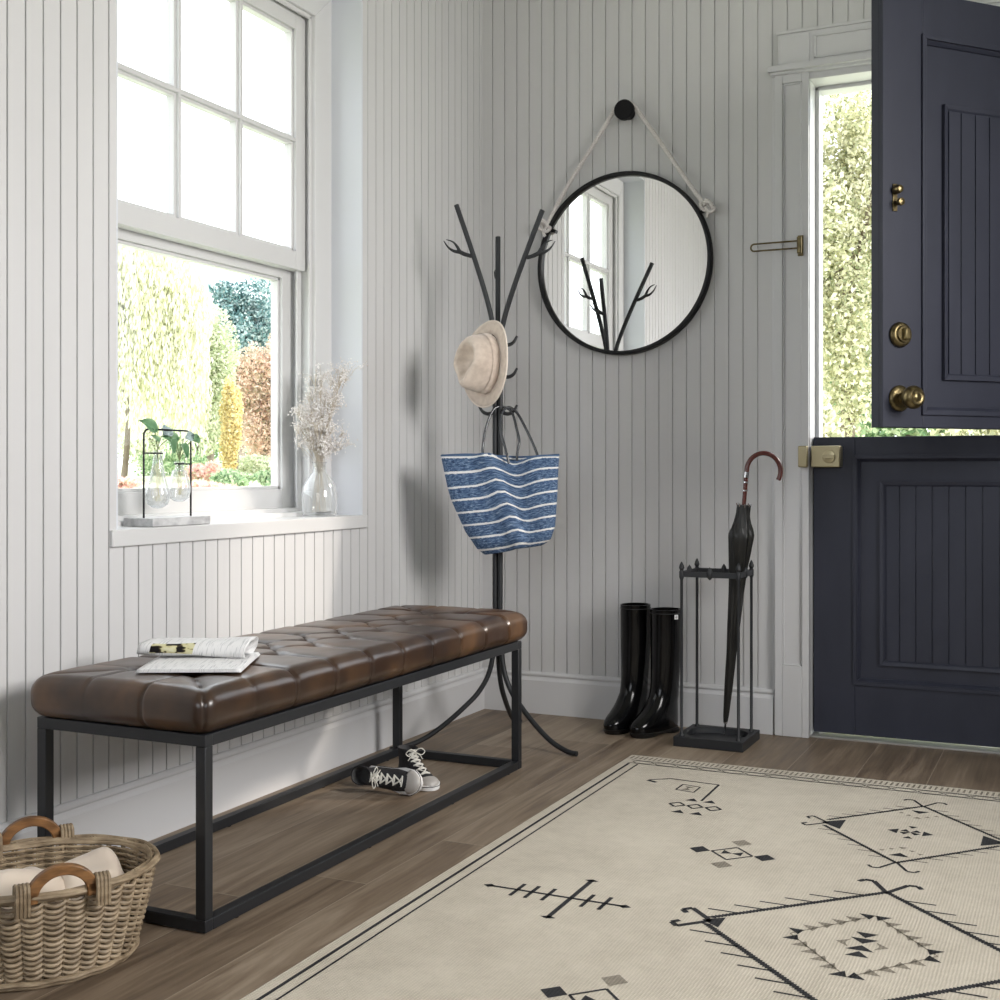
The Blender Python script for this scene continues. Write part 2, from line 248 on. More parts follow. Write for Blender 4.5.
# ------------------------------------------------------------------ mesh builder
COL = sc.collection
def wl(o):
    v = Vector((0, 0, 0))
    while o: v += o.location; o = o.parent
    return v
class MB:
    def __init__(s): s.v = []; s.f = []; s.m = []; s.uv = {}; s.mi = 0
    def add(s, vs, fs, mi=None):
        b = len(s.v); s.v += [tuple(x) for x in vs]
        for f in fs: s.f.append(tuple(b+i for i in f)); s.m.append(s.mi if mi is None else mi)
        return b
    def box(s, x0, x1, y0, y1, z0, z1, mi=None):
        x0, x1 = sorted((x0, x1)); y0, y1 = sorted((y0, y1)); z0, z1 = sorted((z0, z1))
        s.add([(x0,y0,z0),(x1,y0,z0),(x1,y1,z0),(x0,y1,z0),(x0,y0,z1),(x1,y0,z1),(x1,y1,z1),(x0,y1,z1)],
              [(0,3,2,1),(4,5,6,7),(0,1,5,4),(1,2,6,5),(2,3,7,6),(3,0,4,7)], mi); return s
    def hexa(s, p, mi=None):              # 8 points: bottom loop then top loop
        s.add(p, [(0,3,2,1),(4,5,6,7),(0,1,5,4),(1,2,6,5),(2,3,7,6),(3,0,4,7)], mi); return s
    def tube(s, pts, r, n=8, caps=True, closed=False, mi=None, flat=1.0, ref=None):
        pts = [Vector(p) for p in pts]; N = len(pts); rs = r if isinstance(r, (list, tuple)) else [r]*N
        vs = []; nrm = None
        for i, p in enumerate(pts):
            if closed: t = pts[(i+1) % N]-pts[i-1]
            else: t = pts[min(i+1, N-1)]-pts[max(i-1, 0)]
            t.normalize() if t.length > 1e-9 else None
            if nrm is None:
                a = Vector(ref) if ref else (Vector((0, 0, 1)) if abs(t.z) < 0.9 else Vector((1, 0, 0)))
                nrm = (a - t*a.dot(t)).normalized()
            else: nrm = (nrm - t*nrm.dot(t)).normalized()
            bn = t.cross(nrm)
            for k in range(n):
                a = 2*math.pi*k/n; vs.append(p + nrm*math.cos(a)*rs[i] + bn*math.sin(a)*rs[i]*flat)
        fs = []
        for i in range(N if closed else N-1):
            j = (i+1) % N
            for k in range(n): k2 = (k+1) % n; fs.append((i*n+k, i*n+k2, j*n+k2, j*n+k))
        if caps and not closed: fs.append(tuple(range(n-1, -1, -1))); fs.append(tuple((N-1)*n+k for k in range(n)))
        s.add(vs, fs, mi); return s
    def lathe(s, prof, c=(0, 0, 0), n=24, ax=None, mi=None, sx=1, sy=1):
        c = Vector(c); q = Vector((0, 0, 1)).rotation_difference(Vector(ax)) if ax else None
        vs = []
        for r, z in prof:
            for k in range(n):
                a = 2*math.pi*k/n; v = Vector((r*math.cos(a)*sx, r*math.sin(a)*sy, z))
                vs.append(c + (q @ v if q else v))
        fs = []
        for i in range(len(prof)-1):
            for k in range(n): k2 = (k+1) % n; fs.append((i*n+k, i*n+k2, (i+1)*n+k2, (i+1)*n+k))
        if prof[0][0] > 1e-5: fs.append(tuple(range(n-1, -1, -1)))
        if prof[-1][0] > 1e-5: fs.append(tuple((len(prof)-1)*n+k for k in range(n)))
        s.add(vs, fs, mi); return s
    def loft(s, rings, capa=True, capb=True, mi=None):
        n = len(rings[0]); vs = [p for r in rings for p in r]; fs = []
        for i in range(len(rings)-1):
            for k in range(n): k2 = (k+1) % n; fs.append((i*n+k, i*n+k2, (i+1)*n+k2, (i+1)*n+k))
        if capa: fs.append(tuple(range(n-1, -1, -1)))
        if capb: fs.append(tuple((len(rings)-1)*n+k for k in range(n)))
        s.add(vs, fs, mi); return s
    def grid(s, fn, nu, nv, mi=None, uv=False):
        vs = [fn(i/nu, j/nv) for j in range(nv+1) for i in range(nu+1)]
        fs = [(j*(nu+1)+i, j*(nu+1)+i+1, (j+1)*(nu+1)+i+1, (j+1)*(nu+1)+i) for j in range(nv) for i in range(nu)]
        b = s.add(vs, fs, mi)
        if uv:
            for j in range(nv+1):
                for i in range(nu+1): s.uv[b+j*(nu+1)+i] = (i/nu, j/nv)
        return s
    def build(s, name, mats, parent=None, loc=None, smooth=True, bevel=0, local=False, weld=False, thick=0, kind=None, bseg=2, angle=38):
        me = bpy.data.meshes.new(name)
        if parent is not None: off = Vector((0, 0, 0)) if local else wl(parent)
        else: off = Vector(loc) if loc is not None else Vector((0, 0, 0))
        me.from_pydata([(x-off.x, y-off.y, z-off.z) for x, y, z in s.v], [], s.f)
        mats = mats if isinstance(mats, (list, tuple)) else [mats]
        for m in mats: me.materials.append(M[m] if isinstance(m, str) else m)
        me.polygons.foreach_set('material_index', s.m)
        if s.uv:
            ul = me.uv_layers.new(name='UVMap')
            for l in me.loops: ul.data[l.index].uv = s.uv.get(l.vertex_index, (0, 0))
        bm = bmesh.new(); bm.from_mesh(me)
        if weld: bmesh.ops.remove_doubles(bm, verts=bm.verts, dist=1e-5)
        bmesh.ops.recalc_face_normals(bm, faces=bm.faces); bm.to_mesh(me); bm.free()
        if smooth:
            me.polygons.foreach_set('use_smooth', [True]*len(me.polygons)); me.set_sharp_from_angle(angle=math.radians(angle))
        me.update()
        o = bpy.data.objects.new(name, me); COL.objects.link(o)
        if parent is not None: o.parent = parent
        else: o.location = off
        if thick:
            md = o.modifiers.new('thickness', 'SOLIDIFY'); md.thickness = thick; md.offset = 0
        if bevel:
            md = o.modifiers.new('bevel', 'BEVEL'); md.width = bevel; md.segments = bseg; md.limit_method = 'ANGLE'; md.angle_limit = math.radians(40)
        if kind: o['kind'] = kind
        return o
def tag(o, label, cat=None, group=None, kind=None):
    if label: o['label'] = label
    if cat: o['category'] = cat
    if group: o['group'] = group
    if kind: o['kind'] = kind
    return o
def thing(name, loc, label, cat, group=None, rot=None):
    o = bpy.data.objects.new(name, None); COL.objects.link(o); o.location = loc; o.empty_display_size = 0.05
    if rot is not None: o.rotation_euler = rot
    return tag(o, label, cat, group)
def spline(pts, n=8):                       # Catmull-Rom through points
    P = [Vector(p) for p in pts]; out = []
    for i in range(len(P)-1):
        a = P[max(i-1, 0)]; b = P[i]; c = P[i+1]; d = P[min(i+2, len(P)-1)]
        for k in range(n):
            t = k/n; out.append(0.5*((2*b)+(c-a)*t+(2*a-5*b+4*c-d)*t*t+(3*b-a-3*c+d)*t**3))
    out.append(P[-1]); return out
def lerp(tab, x):
    for (a, b), (c, d) in zip(tab, tab[1:]):
        if x <= c: return b+(d-b)*max(0, x-a)/(c-a)
    return tab[-1][1]
RD = Vector((0.9046, 0.4262, 0)); FD = Vector((-0.4262, 0.9046, 0)); ZD = Vector((0, 0, 1))   # the stand and its load face the room's middle

# ------------------------------------------------------------------ room shell
WR, WD, WH = 3.6, 5.4, 2.78
G = 0.048
def beadboard(mb, along, a0, a1, z0, z1, first):
    """grooved face: along='y' -> plane x=0 ; along='x' -> plane y=0"""
    g = first + G*math.ceil((a0-first)/G + 1e-6); prof = [(a0, 0)]
    while g < a1-0.003:
        if g > a0+0.003: prof += [(g-0.0022, 0), (g-0.0019, 0.0049), (g+0.0019, 0.0049), (g+0.0022, 0)]
        g += G
    prof.append((a1, 0)); n = len(prof)
    P = (lambda a, d, z: (-d, a, z)) if along == 'y' else (lambda a, d, z: (a, d, z))
    mb.add([P(a, d, z0) for a, d in prof]+[P(a, d, z1) for a, d in prof], [(i, i+1, n+i+1, n+i) for i in range(n-1)])
Y0, Y1, Z0, Z1 = -1.871, -0.819, 0.681, 2.295          # window opening in the left wall
b = MB()
for a0, a1, z0, z1 in ((-WD, Y0, 0, WH), (Y1, 0, 0, WH), (Y0, Y1, 0, Z0), (Y0, Y1, Z1, WH)):
    beadboard(b, 'y', a0, a1, z0, z1, -0.0706)
for a0, a1, z0, z1 in ((-WD-0.2, Y0, -0.3, WH), (Y1, 0.16, -0.3, WH), (Y0, Y1, -0.3, Z0), (Y0, Y1, Z1, WH)):
    b.box(-0.24, -0.0052, a0, a1, z0, z1)
for y in (Y0, Y1):                                      # thin corner returns so the recess meets the boards
    b.box(-0.006, -0.0001, y-(0.004 if y == Y0 else 0), y+(0 if y == Y0 else 0.004), Z0, Z1)
b.build('wall_left', 'paint', smooth=False, kind='structure')
DX0, DX1, DZ = 1.158, 2.092, 2.112
b = MB()
for a0, a1, z0, z1 in ((0, DX0, 0, WH), (DX0, DX1, DZ, WH), (DX1, WR, 0, WH)):
    beadboard(b, 'x', a0, a1, z0, z1, 0.0412)
for a0, a1, z0, z1 in ((-0.0, DX0, -0.3, WH), (DX0, DX1, DZ, WH), (DX1, WR+0.2, -0.3, WH)):
    b.box(a0, a1, 0.0052, 0.15, z0, z1)
b.build('wall_back', 'paint', smooth=False, kind='structure')
b = MB()   # unseen right wall with an opening added for the area light
for a0, a1, z0, z1 in ((-WD, -2.7, 0, WH), (-1.5, 0, 0, WH), (-2.7, -1.5, 0, 1.2), (-2.7, -1.5, 2.42, WH)): b.box(WR, WR+0.2, a0, a1, z0, z1)
b.build('wall_right', 'farpaint', smooth=False, kind='structure')
b = MB()
for a0, a1, z0, z1 in ((0, 1.0, 0, WH), (3.0, WR, 0, WH), (1.0, 3.0, 0, 0.85), (1.0, 3.0, 2.35, WH)): b.box(a0, a1, -WD-0.2, -WD, z0, z1)
b.build('wall_rear', 'farpaint', smooth=False, kind='structure')
MB().box(-0.24, WR+0.2, -WD-0.2, 0.16, -0.12, 0).build('floor', 'floor', smooth=False, kind='structure')
MB().box(-0.24, WR+0.2, -WD-0.2, 0.16, WH, WH+0.15).build('ceiling', 'ceiling', smooth=False, kind='structure')

# baseboards
prof = [(0, 0), (0.017, 0), (0.017, 0.116), (0.012, 0.124), (0.0105, 0.129), (0.0145, 0.134), (0.0145, 0.139), (0.009, 0.1455), (0, 0.1455)]
def base_run(name, P, a0, a1):
    b = MB(); n = len(prof)
    b.add([P(a0, d, z) for d, z in prof]+[P(a1, d, z) for d, z in prof], [(i, (i+1) % n, n+(i+1) % n, n+i) for i in range(n)]+[tuple(range(n)), tuple(range(n, 2*n))])
    return b.build(name, 'trim', smooth=False, kind='structure')
base_run('baseboard_left', lambda a, d, z: (d, a, z), -WD, 0)
base_run('baseboard_back', lambda a, d, z: (a, -d, z), 0.0, 1.055)
base_run('baseboard_right', lambda a, d, z: (WR-d, a, z), -WD, 0)

# ------------------------------------------------------------------ window_1 (double-hung sash in a deep recess)
def win_parts():
    r = bpy.data.objects.new('window_1', None); COL.objects.link(r); r.location = (-0.11, -1.345, Z0); r['kind'] = 'structure'
    b = MB()                                            # flat casing round the sashes
    ci0, ci1, ct = -1.80, -0.912, 2.21
    X = -0.108
    b.hexa([(X-0.1, Y0, Z0), (X, Y0, Z0), (X, ci0, Z0), (X-0.1, ci0, Z0), (X-0.1, Y0, Z1), (X, Y0, Z1), (X, ci0, ct), (X-0.1, ci0, ct)])
    b.hexa([(X-0.1, ci1, Z0), (X, ci1, Z0), (X, Y1, Z0), (X-0.1, Y1, Z0), (X-0.1, ci1, ct), (X, ci1, ct), (X, Y1, Z1), (X-0.1, Y1, Z1)])
    b.hexa([(X-0.1, ci0, ct), (X, ci0, ct), (X, ci1, ct), (X-0.1, ci1, ct), (X-0.1, Y0, Z1), (X, Y0, Z1), (X, Y1, Z1), (X-0.1, Y1, Z1)])
    for y in (ci0, ci1): b.box(X-0.012, X-0.02, y-0.012, y+0.012, Z0, ct-0.001)
    b.box(X-0.012, X-0.02, ci0, ci1, ct-0.012, ct+0.01)
    for y in (ci0+0.012, ci1-0.012): b.box(X-0.048, X-0.056, y-0.012, y+0.012, Z0, ct-0.001)
    b.build('window_frame', 'sash', r, bevel=0.0025)
    # upper sash, in front
    def sash(nm, x0, x1, y0, y1, z0, z1, gy0, gy1, gz0, gz1, cols, rows):
        b = MB()
        b.box(x0, x1, y0, gy0, z0, z1); b.box(x0, x1, gy1, y1, z0, z1); b.box(x0, x1, gy0, gy1, z0, gz0); b.box(x0, x1, gy0, gy1, gz1, z1)
        # inner glazing lip
        for (a, c, d, e) in ((gy0, gy0+0.009, gz0, gz1), (gy1-0.009, gy1, gz0, gz1), (gy0, gy1, gz0, gz0+0.009), (gy0, gy1, gz1-0.009, gz1)):
            b.box(x0+0.004, x1-0.009, a, c, d, e)
        for i in range(1, cols):
            y = gy0+(gy1-gy0)*i/cols; b.box(x0+0.004, x1-0.010, y-0.013, y+0.013, gz0, gz1); b.box(x1-0.012, x1-0.001, y-0.0055, y+0.0055, gz0, gz1)
        for i in range(1, rows):
            z = gz0+(gz1-gz0)*i/rows; b.box(x0+0.0045, x1-0.0105, gy0, gy1, z-0.013, z+0.013); b.box(x1-0.012, x1-0.0013, gy0, gy1, z-0.0055, z+0.0055)
        s_ = b.build(nm, 'sash', r, bevel=0.0016)
        xm = (x0+x1)/2
        for i in range(cols):
            for j in range(rows):
                a = gy0+(gy1-gy0)*i/cols; c = gy0+(gy1-gy0)*(i+1)/cols; d = gz0+(gz1-gz0)*j/rows; e = gz0+(gz1-gz0)*(j+1)/rows
                MB().box(xm-0.002, xm+0.001, a, c, d, e).build('pane', 'pane', s_, smooth=False)
    sash('upper_sash', -0.180, -0.140, -1.80, -0.915, 1.449, 2.209, -1.742, -0.966, 1.502, 2.158, 3, 2)
    sash('lower_sash', -0.224, -0.185, -1.792, -0.905, 0.742, 1.47, -1.72, -0.972, 0.800, 1.425, 1, 1)
    b = MB(); b.box(-0.24, -0.108, Y0, Y1, 0.6815, 0.733); b.box(-0.24, -0.15, Y0, Y1, 0.73, 0.744); b.build('inner_stool', 'sash', r, bevel=0.002)
    b = MB(); b.box(-0.108, -0.0006, Y1-0.006, Y1, 0.72, Z1); b.box(-0.108, -0.0006, Y0, Y0+0.006, 0.72, Z1); b.box(-0.108, -0.0006, Y0, Y1, Z1-0.006, Z1)
    b.build('recess_lining', 'recess', r, smooth=False)
win_parts()
b = MB(); b.box(-0.11, 0.009, -1.892, -0.804, 0.6815, 0.7205)
b.build('window_sill', 'sash', bevel=0.003, kind='structure')

# ------------------------------------------------------------------ front door casing (trim_1), threshold
def casing_side(b, x0, x1, inner_right=True):
    b.box(x0, x1, -0.014, 0.0, 0, 2.128)
    # raised stiles around a sunk panel
    px0, px1, pz0, pz1 = x0+0.026, x1-0.022, 0.228, 2.100
    for a, c, d, e in ((x0+0.0005, px0, 0.0005, 2.128), (px1, x1-0.0005, 0.0005, 2.128), (px0, px1, 0.0005, pz0), (px0, px1, pz1, 2.128)): b.box(a, c, -0.024, -0.013, d, e)
    for a, c, d, e in ((px0, px0+0.006, pz0, pz1), (px1-0.006, px1, pz0, pz1), (px0, px1, pz0, pz0+0.006), (px0, px1, pz1-0.006, pz1)): b.box(a, c, -0.019, -0.0135, d, e)
b = MB()
casing_side(b, 1.060, 1.170); casing_side(b, 2.080, 2.190)
b.box(1.049, 1.061, -0.010, 0, 0.1458, 2.128)
for x in (1.158, 2.080): b.box(x, x+0.012, -0.0135, 0.15, 0, 2.12)               # jambs
b.box(1.158, 2.092, -0.0135, 0.15, 2.106, 2.128)                                   # head jamb
for x0, x1 in ((1.170, 1.182), (2.068, 2.080)): b.box(x0, x1, 0.084, 0.15, 0.004, 2.106)   # stops
b.box(1.17, 2.08, 0.084, 0.15, 2.094, 2.106)
b.box(1.044, 2.206, -0.050, 0, 2.134, 2.152); b.box(1.050, 2.20, -0.036, 0, 2.126, 2.135)    # shelf moulding
b.box(1.070, 2.18, -0.018, 0, 2.152, 2.262)                                         # frieze
for x in (1.074, 2.078):                                                              # corner blocks with a shallow pyramid
    c = (x+0.049, -0.048, 2.205)
    b.box(x, x+0.098, -0.026, -0.017, 2.158, 2.252)
    b.add([(x+0.006, -0.026, 2.163), (x+0.092, -0.026, 2.163), (x+0.092, -0.026, 2.247), (x+0.006, -0.026, 2.247), c], [(0, 1, 4), (1, 2, 4), (2, 3, 4), (3, 0, 4)])
for a, c, d, e in ((1.186, 1.194, 2.168, 2.242), (2.066, 2.074, 2.168, 2.242), (1.186, 2.074, 2.168, 2.174), (1.186, 2.074, 2.236, 2.242)): b.box(a, c, -0.024, -0.017, d, e)
b.box(1.067, 2.183, -0.026, 0, 2.258, 2.268)
b.build('trim_1', 'trim', bevel=0.0018, kind='structure')
MB().box(1.17, 2.08, -0.004, 0.15, 0, 0.006).build('trim_2', 'threshold', bevel=0.001, kind='structure')

# ------------------------------------------------------------------ dutch door leaves
def leaf(name, A, ang, z0, z1, pz0, pz1, qz0, qz1):
    W = 0.895; dd = Vector((math.cos(ang), math.sin(ang), 0)); nv = Vector((dd.y, -dd.x, 0)); A = Vector((A[0], A[1], 0))
    r = bpy.data.objects.new(name, None); COL.objects.link(r); hp = A+dd*W; r.location = (hp.x, hp.y, z0); r['kind'] = 'structure'
    def P(s, z, d): return A+dd*s+nv*d+Vector((0, 0, z))
    def bx(b, s0, s1, za, zb, d0, d1, mi=None): b.hexa([P(s0, za, d0), P(s1, za, d0), P(s1, za, d1), P(s0, za, d1), P(s0, zb, d0), P(s1, zb, d0), P(s1, zb, d1), P(s0, zb, d1)], mi)
    b = MB(); p0, p1 = 0.130, W-0.130
    bx(b, 0, W, z0, z1, -0.045, -0.014)
    bx(b, 0, p0, z0, z1, -0.0141, 0); bx(b, p1, W, z0, z1, -0.0141, 0); bx(b, p0, p1, z0, pz0+0.005, -0.0141, 0); bx(b, p0, p1, pz1-0.005, z1, -0.0141, 0)
    b.build('door_leaf', 'door', r, bevel=0.0015)
    b = MB()
    def ring(s0, s1, za, zb, w_, d0, d1, e1=None):
        e1 = d1 if e1 is None else e1
        o = [(s0, za), (s1, za), (s1, zb), (s0, zb)]; i = [(s0+w_, za+w_), (s1-w_, za+w_), (s1-w_, zb-w_), (s0+w_, zb-w_)]
        for k in range(4):
            k2 = (k+1) % 4; a, c, e, f = o[k], o[k2], i[k2], i[k]
            b.hexa([P(*a, d0), P(*c, d0), P(*e, d0), P(*f, d0), P(*a, d1), P(*c, d1), P(*e, e1), P(*f, e1)])
    ring(0.124, W-0.124, pz0, pz1, 0.013, -0.006, 0.007)
    ring(0.137, W-0.137, pz0+0.013, pz1-0.013, 0.009, -0.0145, 0.001, -0.009)
    ring(0.205, W-0.205, qz0-0.012, qz1+0.012, 0.012, -0.0145, -0.002, -0.005)
    ring(0.217, W-0.217, qz0, qz1, 0.008, -0.0145, -0.005, -0.0125)
    b.build('panel_moulding', 'door', r, bevel=0.001)
    b = MB(); s = 0.2235; e = W-0.2235; first = 0.2655; cuts = [s]
    while first < e: cuts.append(first); first += 0.0488
    cuts.append(e)
    for a, c in zip(cuts, cuts[1:]): bx(b, a+0.0016, c-0.0016, qz0+0.004, qz1-0.004, -0.0145, -0.0085)
    b.build('beaded_panel', 'door', r, bevel=0.0006)
    return r, P, nv, dd, bx
lower, P, nv, dd, bx = leaf('door_2', (1.174, 0.035), 0.0, 0.012, 0.962, 0.172, 0.905, 0.250, 0.809)
# surface night-latch on the lower leaf, its keep on the casing
b = MB(); bx(b, 0.001, 0.092, 0.865, 0.933, 0.0, 0.052); lt = b.build('lock', 'satin_brass', lower, bevel=0.003); lt['label'] = 'satin brass rim lock'
b = MB(); b.lathe([(0.021, 0), (0.021, 0.003), (0.018, 0.004)], P(0.058, 0.899, 0.0515), 28, nv); c = P(0.058, 0.899, 0.029)
bx(b, 0.039, 0.077, 0.893, 0.905, 0.0545, 0.063); b.build('thumb_turn', 'satin_brass', lt, bevel=0.001)
k = MB(); k.box(1.141, 1.1695, -0.050, -0.0242, 0.865, 0.933)
tag(k.build('lock_keep', 'satin_brass', loc=(1.152, -0.024, 0.865), bevel=0.003), 'small brass lock keep on the white door casing beside the navy door', 'lock keep')
upper, P, nv, dd, bx = leaf('door_1', (1.499, -0.734), math.radians(47.97), 0.965, 2.098, 0.998, 1.988, 1.104, 1.805)
def knobset(z, s, prof, nm):
    b = MB(); b.lathe(prof, P(s, z, 0), 36, nv); return b.build(nm, 'brass', upper, angle=50)
kn = knobset(1.0395, 0.052, [(0.0, 0), (0.033, 0), (0.034, 0.004), (0.031, 0.009), (0.024, 0.011), (0.014, 0.014), (0.0125, 0.030), (0.015, 0.036), (0.026, 0.040), (0.0295, 0.048), (0.0295, 0.058), (0.026, 0.066), (0.020, 0.069), (0.018, 0.067), (0.012, 0.067), (0.010, 0.0695), (0.0, 0.070)], 'door_knob')
db = knobset(1.203, 0.052, [(0.0, 0), (0.031, 0), (0.033, 0.005), (0.030, 0.013), (0.026, 0.016), (0.022, 0.016), (0.020, 0.022), (0.0, 0.023)], 'deadbolt')
b = MB(); bx(b, 0.044, 0.060, 1.188, 1.218, 0.022, 0.036); b.build('thumb_turn', 'brass', db, bevel=0.003)
b = MB(); bx(b, 0.030, 0.044, 1.520, 1.590, 0.0, 0.004); b.lathe([(0.0, 0), (0.011, 0.0), (0.012, 0.012), (0.009, 0.022), (0.0, 0.024)], P(0.037, 1.574, 0.003), 20, nv)
b.lathe([(0.0, 0), (0.007, 0.0), (0.0055, 0.010), (0.010, 0.018), (0.010, 0.026), (0.0, 0.028)], P(0.037, 1.540, 0.003), 20, nv)
gc = b.build('guard_catch', 'brass', upper, bevel=0.001); gc['label'] = 'small brass ball catch'
# swing-bar guard on the casing
g = thing('door_guard', (1.145, -0.024, 1.574), 'long brass swing bar door guard fixed to the white door casing', 'door guard')
b = MB(); b.box(1.136, 1.154, -0.030, -0.0242, 1.540, 1.606); b.lathe([(0.0, -0.027), (0.008, -0.026), (0.0085, 0.026), (0.0, 0.027)], (1.143, -0.036, 1.574), 16)
for z in (1.546, 1.600): b.lathe([(0.005, 0), (0.0045, 0.002), (0, 0.0025)], (1.146, -0.030, z), 12, (0, -1, 0))
b.build('hinge_plate', 'brass', g, bevel=0.001)
loop = [(1.143, -0.040, 1.587)]+[(0.999+0.0115*math.cos(a), -0.040, 1.5755+0.0115*math.sin(a)) for a in [math.radians(x) for x in range(90, 271, 15)]]+[(1.143, -0.040, 1.564)]
MB().tube(loop, 0.0028, 8).build('swing_bar', 'brass', g)

# ------------------------------------------------------------------ leather bench
bench = thing('bench', (0.30, -1.4875, 0), 'long bench with tufted brown leather cushion on a black steel frame', 'bench')
bx0, bx1, by0, by1, T = 0.093, 0.507, -2.195, -0.780, 0.0225
b = MB(); zt = 0.3665
b.box(bx0, bx1, by0, by0+T, zt-T, zt); b.box(bx0, bx1, by1-T, by1, zt-T, zt); b.box(bx0, bx0+T, by0+T, by1-T, zt-T, zt); b.box(bx1-T, bx1, by0+T, by1-T, zt-T, zt)
b.box(bx0+T, bx1-T, by0+T, by1-T, zt-0.006, zt)
b.build('seat_frame', 'steel', bench, bevel=0.0014)
b = MB(); zb = 0.0025
b.box(bx0, bx1, by0, by0+T, zb, zb+T); b.box(bx0, bx1, by1-T, by1, zb, zb+T); b.box(bx0, bx0+T, by0+T, by1-T, zb, zb+T); b.box(bx1-T, bx1, by0+T, by1-T, zb, zb+T)
b.build('floor_rail', 'steel', bench, bevel=0.0014)
for x in (bx0, bx1-T):
    for y in (by0, by1-T): MB().box(x, x+T, y, y+T, zb+T, zt-T).build('leg', 'steel', bench, bevel=0.0014)
for x in (bx0+T/2, bx1-T/2):
    for y in (by0+0.10, (by0+by1)/2-0.12, by1-0.42, by1-0.08):
        MB().lathe([(0.009, 0), (0.009, 0.0024)], (x, y, 0.0), 12).build('foot_pad', 'blackmat', bench)
# cushion
CX0, CX1, CY0, CY1, CZ0, CZ1, CR = 0.083, 0.521, -2.214, -0.758, 0.367, 0.4520, 0.030
cw = (CX1-CX0)/3; cy = (CY1-CY0)/10
def sn(x, p=0.5): return abs(math.sin(math.pi*x))**p
def cushion():
    nx, ny, nz = 84, 250, 18
    vs = []; fs = []; puff = []
    def P_(x, y, z):
        c = Vector((min(max(x, CX0+CR), CX1-CR), min(max(y, CY0+CR), CY1-CR), min(max(z, CZ0+CR), CZ1-CR)))
        p = Vector((x, y, z)); d = p-c; n = d.normalized(); q = c+n*CR
        jx = (x-CX0)/cw; jy = (y-CY0)/cy; xi0, xi1 = 1.0, 2.0
        top = max(0, n.z)
        # crease distance fields (1 = puffed, 0 = in a crease)
        ey = jy < 1; ey2 = jy > 9
        if xi0 <= jx <= xi1 and 1 <= jy <= 9:
            h = sn((jx-1)+jy)*sn((jx-1)-jy)
            h = min(1, h*1.25)
        elif (jx < 1 or jx > 2) and 1 <= jy <= 9: h = sn(jy)
        elif 1 <= jx <= 2: h = sn(jx)
        else:
            h = min(sn(jy if 1 <= jy <= 9 else 0.5), 1)
            # diagonal crease from the corner button out to the corner
            ax_ = (1-jx) if jx < 1 else (jx-2); ay_ = (1-jy) if jy < 1 else (jy-9)
            if ay_ > 0 and ax_ > 0: h = min(1, (abs(ax_-ay_)*2.2)**0.5)
        bd = 9
        for by_ in range(1, 10):
            for bxx in (1, 2): bd = min(bd, math.hypot(jx-bxx, jy-by_))
        for k in range(1, 9): bd = min(bd, math.hypot(jx-1.5, jy-(k+0.5)))
        side = 1-top
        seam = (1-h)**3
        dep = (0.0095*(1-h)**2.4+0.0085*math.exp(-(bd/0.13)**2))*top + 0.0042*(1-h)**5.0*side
        crown = 0.003*top*(1-((x-0.302)/0.22)**2)
        wr = 0.0009*noise.noise(Vector((x*14, y*14, z*10)))*top+0.0004*noise.noise(Vector((x*45, y*30, z*30)))
        q = q - n*dep + Vector((0, 0, crown)) + n*wr
        if side > 0.3 and abs(n.x)+abs(n.y) > 0.3:                     # bulge of the sides
            q += Vector((n.x, n.y, 0))*0.004*math.sin(math.pi*min(1, max(0, (z-CZ0)/(CZ1-CZ0))))
        return q, h
    def face(fn, a, bn):
        base = len(vs)
        for j in range(bn+1):
            for i in range(a+1):
                q, h = P_(*fn(i/a, j/bn)); vs.append(q); puff.append(h)
        for j in range(bn):
            for i in range(a): fs.append((base+j*(a+1)+i, base+j*(a+1)+i+1, base+(j+1)*(a+1)+i+1, base+(j+1)*(a+1)+i))
    L = lambda a, c, t: a+(c-a)*t
    face(lambda u, v: (L(CX0, CX1, u), L(CY0, CY1, v), CZ1), nx, ny)
    face(lambda u, v: (L(CX0, CX1, u), L(CY0, CY1, v), CZ0), nx, ny)
    face(lambda u, v: (CX1, L(CY0, CY1, u), L(CZ0, CZ1, v)), ny, nz); face(lambda u, v: (CX0, L(CY0, CY1, u), L(CZ0, CZ1, v)), ny, nz)
    face(lambda u, v: (L(CX0, CX1, u), CY0, L(CZ0, CZ1, v)), nx, nz); face(lambda u, v: (L(CX0, CX1, u), CY1, L(CZ0, CZ1, v)), nx, nz)
    b = MB(); b.add(vs, fs)
    o = b.build('cushion', 'leather', bench, weld=False, angle=180)
    me = o.data; at = me.attributes.new('puff', 'FLOAT', 'POINT')
    at.data.foreach_set('value', [float(x) for x in puff])
    bm = bmesh.new(); bm.from_mesh(me); bmesh.ops.remove_doubles(bm, verts=bm.verts, dist=2e-5); bmesh.ops.recalc_face_normals(bm, faces=bm.faces)
    for e in bm.edges: e.smooth = True
    bm.to_mesh(me); bm.free()
cushion()

# ------------------------------------------------------------------ newspapers on the bench
def paper(name, mt, c, ang, Lx, Ly, z, folds, label, grp=None):
    """a folded newspaper: sheets wrapped round a fold on its +x side"""
    r = thing(name, (c[0], c[1], z), label, 'newspaper', grp, rot=(0, 0, ang))
    for i in range(folds):
        t = 0.0022; zz = i*t; b = MB()
        def fn(u, v, i=i, zz=zz):
            x = (u-0.5)*Lx*(1-0.012*i); y = (v-0.5)*Ly*(1-0.01*((i*7) % 3))
            sag = 0.004*math.sin(math.pi*u)*math.cos(math.pi*(v-0.5))
            lift = 0.0
            return (x, y, zz+t*0.6+sag*0.6+lift)
        b.grid(fn, 20, 20, uv=True); o = b.build('sheet', mt, r, local=True, thick=0.0016)
    return r
paper('newspaper', 'news2', (0.328, -1.985), math.radians(27), 0.205, 0.235, 0.4575, 3, 'flat folded newspaper lying underneath on the leather bench')
